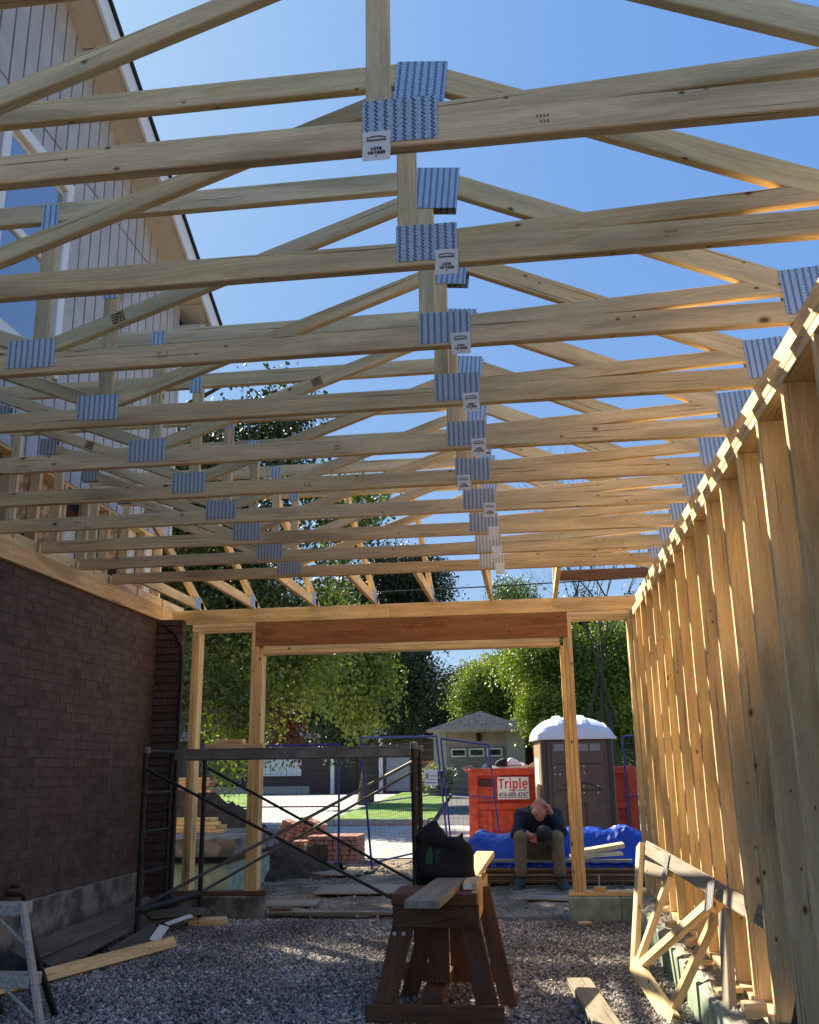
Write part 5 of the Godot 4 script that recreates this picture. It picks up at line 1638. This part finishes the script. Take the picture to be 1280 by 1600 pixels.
func leaning_truss() -> void:
	var o := thing("leaning_truss", "leftover truss end with webs leaning against the right stud wall", "truss")
	var n := Vector3(-0.92, 0.37, 0.13).normalized()
	var up := Vector3(0, 1.3, 0)
	var e := [
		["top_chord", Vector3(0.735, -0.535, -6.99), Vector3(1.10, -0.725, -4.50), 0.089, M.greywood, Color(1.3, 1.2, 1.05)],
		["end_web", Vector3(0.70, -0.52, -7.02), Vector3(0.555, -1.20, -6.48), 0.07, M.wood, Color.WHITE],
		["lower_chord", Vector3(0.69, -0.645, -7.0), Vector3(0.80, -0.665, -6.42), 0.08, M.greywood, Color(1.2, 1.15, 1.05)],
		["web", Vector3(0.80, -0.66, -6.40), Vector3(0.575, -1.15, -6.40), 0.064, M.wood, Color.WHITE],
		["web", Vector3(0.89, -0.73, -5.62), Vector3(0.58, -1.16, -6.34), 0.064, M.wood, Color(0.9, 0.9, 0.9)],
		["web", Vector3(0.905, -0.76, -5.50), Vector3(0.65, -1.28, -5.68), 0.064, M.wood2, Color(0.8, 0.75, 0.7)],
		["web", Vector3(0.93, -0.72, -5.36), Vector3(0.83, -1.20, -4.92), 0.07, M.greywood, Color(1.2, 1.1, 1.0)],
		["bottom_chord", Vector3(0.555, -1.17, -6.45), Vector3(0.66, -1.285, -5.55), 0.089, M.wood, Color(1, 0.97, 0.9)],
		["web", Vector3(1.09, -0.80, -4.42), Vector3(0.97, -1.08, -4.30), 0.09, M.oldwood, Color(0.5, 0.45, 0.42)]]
	var k := 0
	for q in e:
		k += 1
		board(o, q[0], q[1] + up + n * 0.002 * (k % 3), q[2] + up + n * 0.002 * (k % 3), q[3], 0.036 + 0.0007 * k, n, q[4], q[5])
	for q in [[Vector3(0.80, -0.615, -6.42), 0.075, 0.16, 0.35], [Vector3(0.905, -0.665, -5.50), 0.10, 0.17, 0.5], [Vector3(1.09, -0.80, -4.42), 0.10, 0.19, 0.45]]:
		var x := Vector3(0, 1, 0).cross(n).normalized()
		var y := n.cross(x)
		var st := begin()
		var c: Vector3 = q[0] + up + n * 0.0245
		var xr := x.rotated(n, q[3])
		var yr := y.rotated(n, q[3])
		for s in [[-1, -1], [-1, 1], [1, 1], [-1, -1], [1, 1], [1, -1]]:
			st.set_normal(n)
			st.set_uv(Vector2((s[0] + 1) * 0.25, (s[1] + 1) * 0.5))
			st.add_vertex(c + xr * s[0] * q[1] * 0.5 + yr * s[1] * q[2] * 0.5)
		put(o, "connector_plate", st.commit(), M.plate)

func floor_things() -> void:
	var b := thing("loose_board", "long pale two by four on the gravel along the left wall", "board")
	board(b, "board", Vector3(-3.42, 0.06, -5.45), Vector3(-2.80, 0.055, -7.55), 0.085, 0.045, Vector3(0.9, 0.5, 0.2), M.wood2, Color(1.0, 0.95, 0.85))
	b = thing("loose_board", "short board end pointing into view at the bottom right on gravel", "board")
	board(b, "board", Vector3(0.205, 0.04, -6.42), Vector3(0.335, 0.04, -5.0), 0.14, 0.04, Vector3(0, 1, 0), M.greywood, Color(1.2, 1.1, 1.0))
	var sid := [[Vector3(-3.40, 0.16, -6.35), Vector3(-3.30, 0.24, -8.4), 0.17, "long grey siding strip propped on the concrete footing"], [Vector3(-3.27, 0.08, -6.5), Vector3(-3.24, 0.20, -8.25), 0.16, "wide grey siding strip in the middle of the scrap heap"], [Vector3(-3.06, 0.06, -7.05), Vector3(-3.08, 0.10, -7.9), 0.11, "short grey siding strip beside the long pale board"], [Vector3(-3.3, 0.15, -7.7), Vector3(-3.05, 0.14, -8.7), 0.16, "siding scrap under the scaffold frame"], [Vector3(-3.2, 0.18, -8.0), Vector3(-2.95, 0.12, -8.75), 0.10, "thin siding scrap near the brick corner"]]
	for e in sid:
		b = thing("siding_scrap", e[3], "siding strip", Vector3.ZERO, "torn siding strips at the left wall")
		board(b, "strip", e[0], e[1], e[2], 0.012, Vector3(0.35 + 0.3 * rng.randf(), 1, 0), M.greywood, Color(0.42, 0.41, 0.40))
	b = thing("paper_scrap", "white folded card scrap on the siding heap by the scaffold leg", "card")
	board(b, "card", Vector3(-2.92, 0.08, -7.45), Vector3(-2.93, 0.15, -7.68), 0.075, 0.006, Vector3(0.3, 1, 0.1), M.paper)
	b = thing("paper_scrap", "narrow white card scrap farther along the siding heap", "card")
	board(b, "card", Vector3(-3.0, 0.13, -7.9), Vector3(-2.86, 0.17, -8.1), 0.05, 0.006, Vector3(0.3, 1, 0.1), M.paper)
	# stepladder at the left edge
	var o := thing("stepladder", "paint splashed aluminium stepladder cut by the left edge of view", "ladder")
	var top := Vector3(-2.60, 0.66, -4.85)
	board(o, "rail", Vector3(-2.63, 0.67, -4.9), Vector3(-2.372, 0.01, -4.76), 0.022, 0.05, Vector3(0, 0.1, 1), M.ladder, Color.WHITE, 0.003)
	board(o, "rail", Vector3(-3.06, 0.68, -4.9), Vector3(-3.24, 0.01, -4.76), 0.026, 0.06, Vector3(0, 0.1, 1), M.ladder, Color.WHITE, 0.003)
	for e in [[0.655, -3.08, -2.63, -4.9], [0.335, -3.16, -2.51, -4.83]]:
		box(o, "step", Vector3(e[1], e[0] - 0.045, e[3] - 0.11), Vector3(e[2], e[0] + 0.012, e[3] + 0.03), M.ladder, 0.006)
		rod(o, "step_brace", [Vector3(e[2] - 0.13, e[0] - 0.04, e[3] + 0.02), Vector3(e[2] + 0.045, e[0] - 0.17, e[3] + 0.03)], 0.009, M.ladder)
	for x in [-2.70, -3.02]:
		board(o, "rear_leg", Vector3(x, 0.62, -5.02), Vector3(x, 0.01, -5.5), 0.03, 0.03, Vector3(0, 0.3, 1), M.dark)
	# offcuts on the right kerb
	var texts := ["largest pale offcut on the right kerb", "upright offcut block on the right kerb near its front end", "thin offcut lying flat on the right kerb", "offcut leaning on the third stud", "small cube offcut on the right kerb", "offcut wedge beside the bottom plate"]
	var spots := [[0.88, -5.2, 0.13, 0.06, 0.025, 0.3], [0.91, -4.75, 0.10, 0.06, 0.06, 0.1], [0.86, -5.9, 0.16, 0.05, 0.015, -0.5], [0.92, -6.5, 0.11, 0.04, 0.04, 0.9], [0.88, -7.2, 0.07, 0.05, 0.035, 0.4], [0.90, -7.9, 0.11, 0.05, 0.03, -0.2]]
	for k in 6:
		var s: Array = spots[k]
		var t := put(self, "offcut", bevel_box(Vector3(s[2], s[4], s[3]), 0.003, 0.3 * k, 0.1), M.wood if k % 2 else M.wood2, Transform3D(Basis.from_euler(Vector3(0.1, s[5], 0.08)), Vector3(s[0], 0.235 + s[4] * 0.5, s[1])))
		tag(t, texts[k], "wood offcut")

# ---------------------------------------------------------------- the seated person
func person() -> void:
	var o := thing("person", "person in navy jacket and khaki trousers sitting bent over, one hand on bald head", "person")
	var head := Vector3(0.035, 0.845, -11.41)
	var sl := Vector3(-0.175, 0.765, -11.64)
	var sr := Vector3(0.205, 0.765, -11.64)
	var el := Vector3(-0.235, 0.585, -11.42)
	var er := Vector3(0.265, 0.60, -11.38)
	var hl := Vector3(-0.075, 0.575, -11.265)
	var hr := Vector3(0.125, 0.875, -11.40)
	var kl := Vector3(-0.195, 0.545, -11.31)
	var kr := Vector3(0.205, 0.545, -11.29)
	var al := Vector3(-0.21, 0.10, -11.30)
	var ar := Vector3(0.235, 0.10, -11.27)
	var pl := Vector3(-0.085, 0.39, -11.70)
	var pr := Vector3(0.105, 0.39, -11.70)
	var body := [
		[head + Vector3(0, 0.035, -0.035), head + Vector3(-0.004, -0.03, 0.012), 0.085, 0.075, 0.03],
		[head + Vector3(-0.005, -0.05, 0.03), head + Vector3(-0.006, -0.085, 0.035), 0.062, 0.045, 0.03],
		[head + Vector3(-0.006, -0.055, 0.075), head + Vector3(-0.006, -0.078, 0.088), 0.012, 0.016, 0.012],
		[head + Vector3(-0.082, -0.02, -0.01), head + Vector3(-0.086, -0.045, 0.0), 0.014, 0.012, 0.01],
		[head + Vector3(0.080, -0.02, -0.01), head + Vector3(0.084, -0.045, 0.0), 0.014, 0.012, 0.01],
		[head + Vector3(0, 0.0, -0.06), Vector3(0.015, 0.80, -11.60), 0.055, 0.06, 0.03],
		[Vector3(0.015, 0.80, -11.60), Vector3(0.01, 0.45, -11.74), 0.10, 0.12, 0.05],
		[sl, el, 0.04, 0.036, 0.03], [el, hl + Vector3(-0.04, 0.012, -0.03), 0.036, 0.026, 0.02],
		[sr, er, 0.04, 0.036, 0.03], [er, hr + Vector3(0.03, -0.06, -0.0), 0.036, 0.026, 0.02],
		[pl, kl, 0.06, 0.05, 0.03], [kl, al, 0.045, 0.035, 0.02],
		[pr, kr, 0.06, 0.05, 0.03], [kr, ar, 0.045, 0.035, 0.02]]
	# hands: palm, four fingers, thumb
	var hand := func(wrist: Vector3, fwd: Vector3, side: Vector3, curl: Vector3) -> void:
		body.append([wrist, wrist + fwd * 0.055, 0.026, 0.03, 0.015])
		for k in 4:
			var a := wrist + fwd * 0.07 + side * (0.024 * (k - 1.5) / 1.5 * 1.4)
			var l: float = [0.034, 0.04, 0.038, 0.028][k]
			var m := a + (fwd * 0.8 + curl * 0.6).normalized() * l
			body.append([a, m, 0.0095, 0.009, 0.006])
			body.append([m, m + (fwd * 0.4 + curl).normalized() * l * 0.8, 0.009, 0.0075, 0.005])
		var t := wrist + fwd * 0.02 - side * 0.03
		body.append([t, t - side * 0.025 + fwd * 0.03, 0.011, 0.010, 0.008])
		body.append([t - side * 0.025 + fwd * 0.03, t - side * 0.02 + fwd * 0.06 + curl * 0.015, 0.010, 0.008, 0.006])
	hand.call(hl + Vector3(-0.035, 0.012, -0.025), Vector3(0.82, -0.35, 0.45).normalized(), Vector3(0.35, 0.93, 0.1).normalized(), Vector3(0.3, -0.8, -0.4).normalized())
	hand.call(hr + Vector3(0.028, -0.05, 0.015), Vector3(-0.42, 0.86, 0.05).normalized(), Vector3(-0.2, -0.1, 0.97).normalized(), Vector3(-0.9, -0.2, -0.1).normalized())
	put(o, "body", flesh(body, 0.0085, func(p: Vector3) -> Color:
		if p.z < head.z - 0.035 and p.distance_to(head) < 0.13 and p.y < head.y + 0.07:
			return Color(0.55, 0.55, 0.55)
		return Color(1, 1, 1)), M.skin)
	var jacket := [
		[Vector3(0.015, 0.74, -11.66), Vector3(0.01, 0.46, -11.78), 0.165, 0.155, 0.06],
		[Vector3(-0.06, 0.62, -11.66), Vector3(0.08, 0.62, -11.66), 0.14, 0.14, 0.06],
		[sl, sr, 0.085, 0.085, 0.06],
		[sl, el, 0.082, 0.062, 0.04], [el, hl + Vector3(-0.062, 0.018, -0.045), 0.062, 0.042, 0.03],
		[sr, er, 0.082, 0.064, 0.04], [er, hr + Vector3(0.052, -0.105, -0.005), 0.064, 0.043, 0.03],
		[Vector3(0.015, 0.80, -11.62), Vector3(0.02, 0.84, -11.56), 0.10, 0.08, 0.04],
		[el + Vector3(0.02, 0.05, -0.04), el + Vector3(-0.02, -0.01, 0.02), 0.06, 0.055, 0.02],
		[sr.lerp(er, 0.4), sr.lerp(er, 0.55), 0.084, 0.07, 0.02]]
	put(o, "jacket", flesh(jacket, 0.013), M.navy)
	var trousers := [
		[pl, pr, 0.12, 0.12, 0.05], [Vector3(-0.09, 0.42, -11.68), Vector3(0.11, 0.42, -11.68), 0.12, 0.12, 0.05],
		[pl, kl, 0.105, 0.078, 0.04], [kl, kl.lerp(al, 0.5), 0.078, 0.07, 0.03], [kl.lerp(al, 0.5), kl.lerp(al, 0.80), 0.068, 0.068, 0.02],
		[pr, kr, 0.105, 0.078, 0.04], [kr, kr.lerp(ar, 0.5), 0.078, 0.07, 0.03], [kr.lerp(ar, 0.5), kr.lerp(ar, 0.80), 0.068, 0.068, 0.02]]
	put(o, "trousers", flesh(trousers, 0.013), M.khaki)
	for e in [[al, -0.035, kl], [ar, 0.03, kr]]:
		var a: Vector3 = e[0]
		put(o, "sock", flesh([[a + Vector3(0, 0.09, 0), a, 0.047, 0.045, 0.01]], 0.012), M.black)
		put(o, "shoe", flesh([[a + Vector3(0, -0.045, -0.03), a + Vector3(e[1], -0.06, 0.12), 0.056, 0.050, 0.03], [a + Vector3(0, 0.0, 0.0), a + Vector3(e[1] * 0.5, -0.03, 0.05), 0.05, 0.045, 0.03], [a + Vector3(0, -0.075, -0.05), a + Vector3(e[1] * 1.3, -0.08, 0.17), 0.04, 0.04, 0.02]], 0.011), M.shoe)
	rod(o, "shirt_collar", [head + Vector3(-0.085, 0.045, -0.03), head + Vector3(-0.10, -0.005, -0.06), head + Vector3(-0.09, 0.03, -0.09), head + Vector3(-0.03, 0.075, -0.10), head + Vector3(0.04, 0.075, -0.10)], 0.014, plain(Color(0.45, 0.62, 0.60), 0.8))
	var cuff := hl + Vector3(-0.062, 0.02, -0.045)
	rod(o, "shirt_cuff", [cuff, cuff + Vector3(0.02, -0.006, 0.012)], 0.036, M.paper)
	var c := thing("flat_cap", "dark cap with a curved peak held between the knees", "cap", Vector3(0.07, 0.595, -11.24))
	var st := begin()
	lathe(st, Vector3.ZERO, [Vector2(0.0, 0.09), Vector2(0.04, 0.083), Vector2(0.075, 0.055), Vector2(0.092, 0.01), Vector2(0.09, -0.03), Vector2(0.08, -0.03), Vector2(0.0, -0.02)], 22)
	var dome := put(c, "crown", st.commit(), M.cap)
	dome.rotation = Vector3(0.9, 0, 0.25)
	var pk := begin()
	var n := 14
	for k in n:
		var a0 := PI * 0.12 + PI * 0.76 * k / n
		var a1 := PI * 0.12 + PI * 0.76 * (k + 1) / n
		for yy in [0.0, -0.004]:
			var q := []
			for a in [a0, a1]:
				q.append(Vector3(cos(a) * 0.088, yy - 0.028, sin(a) * 0.088))
				var rr := 0.088 + 0.07 * sin((a - PI * 0.12) / 0.76)
				q.append(Vector3(cos(a) * rr, yy - 0.028 - 0.02 * absf(cos(a)), sin(a) * rr))
			quad(pk, q[0], q[1], q[3], q[2], Vector3(0, 1 if yy == 0.0 else -1, 0))
	var peak := put(c, "peak", pk.commit(), M.cap)
	peak.rotation = Vector3(0.9, -0.6, 0.25)

# ---------------------------------------------------------------- scene
# clear air: deep blue overhead, pale towards the horizon and round the sun
func clear_sky() -> ImageTexture:
	var w := 512
	var h := 256
	var im := Image.create(w, h, false, Image.FORMAT_RGBF)
	var to_sun := Vector3(-1, 1.12, -1).normalized()
	var deep := Vector3(0.045, 0.115, 0.280)
	var pale := Vector3(0.202, 0.283, 0.345)
	var glow := Vector3(0.19, 0.27, 0.35)
	for y in h:
		var up := PI * 0.5 - PI * (y + 0.5) / h
		for x in w:
			var az := TAU * (x + 0.5) / w
			var d := Vector3(sin(az) * cos(up), sin(up), -cos(az) * cos(up))
			var t := pow(1.0 - clampf(sin(up), 0.0, 1.0), 4.2)
			var c := deep.lerp(pale, clampf(t * 1.15, 0.0, 1.0))
			var a := d.angle_to(to_sun)
			c = c.lerp(c.max(glow), 0.80 * exp(-a * a / 0.20) + 0.22 * exp(-a / 0.9))
			if up < 0.0:
				c = Vector3(0.13, 0.125, 0.115)
			im.set_pixel(x, y, Color(c.x, c.y, c.z))
	return ImageTexture.create_from_image(im)

func _ready() -> void:
	rng.seed = 20
	var cam := Camera3D.new()
	cam.name = "camera"
	add_child(cam)
	cam.fov = 56.84
	cam.near = 0.05
	cam.far = 900.0
	cam.transform = Transform3D(Basis(Vector3(0, 1, 0), 0.123336) * Basis(Vector3(1, 0, 0), 0.266194) * Basis(Vector3(0, 0, 1), -0.014336), Vector3(0, 1.3, 0))
	cam.current = true
	var env := Environment.new()
	env.background_mode = Environment.BG_SKY
	var sm := PanoramaSkyMaterial.new()
	sm.panorama = clear_sky()
	var sky := Sky.new()
	sky.sky_material = sm
	env.sky = sky
	env.tonemap_mode = Environment.TONE_MAPPER_LINEAR
	env.tonemap_exposure = 2.8
	env.sdfgi_enabled = true
	env.ssao_enabled = true
	env.ssil_enabled = true
	var we := WorldEnvironment.new()
	we.name = "environment"
	we.environment = env
	add_child(we)
	var sun := DirectionalLight3D.new()
	sun.name = "sun"
	add_child(sun)
	sun.look_at_from_position(Vector3(-1, 1.12, -1) * 10.0, Vector3.ZERO)
	sun.light_energy = 1.6
	sun.light_color = Color(1.0, 0.94, 0.84)
	sun.light_angular_distance = 0.5
	sun.shadow_enabled = true

	materials()
	ground()
	house()
	garage()
	across()
	plants()
	yard()
	scaffold()
	sawhorse()
	leaning_truss()
	floor_things()
	person()
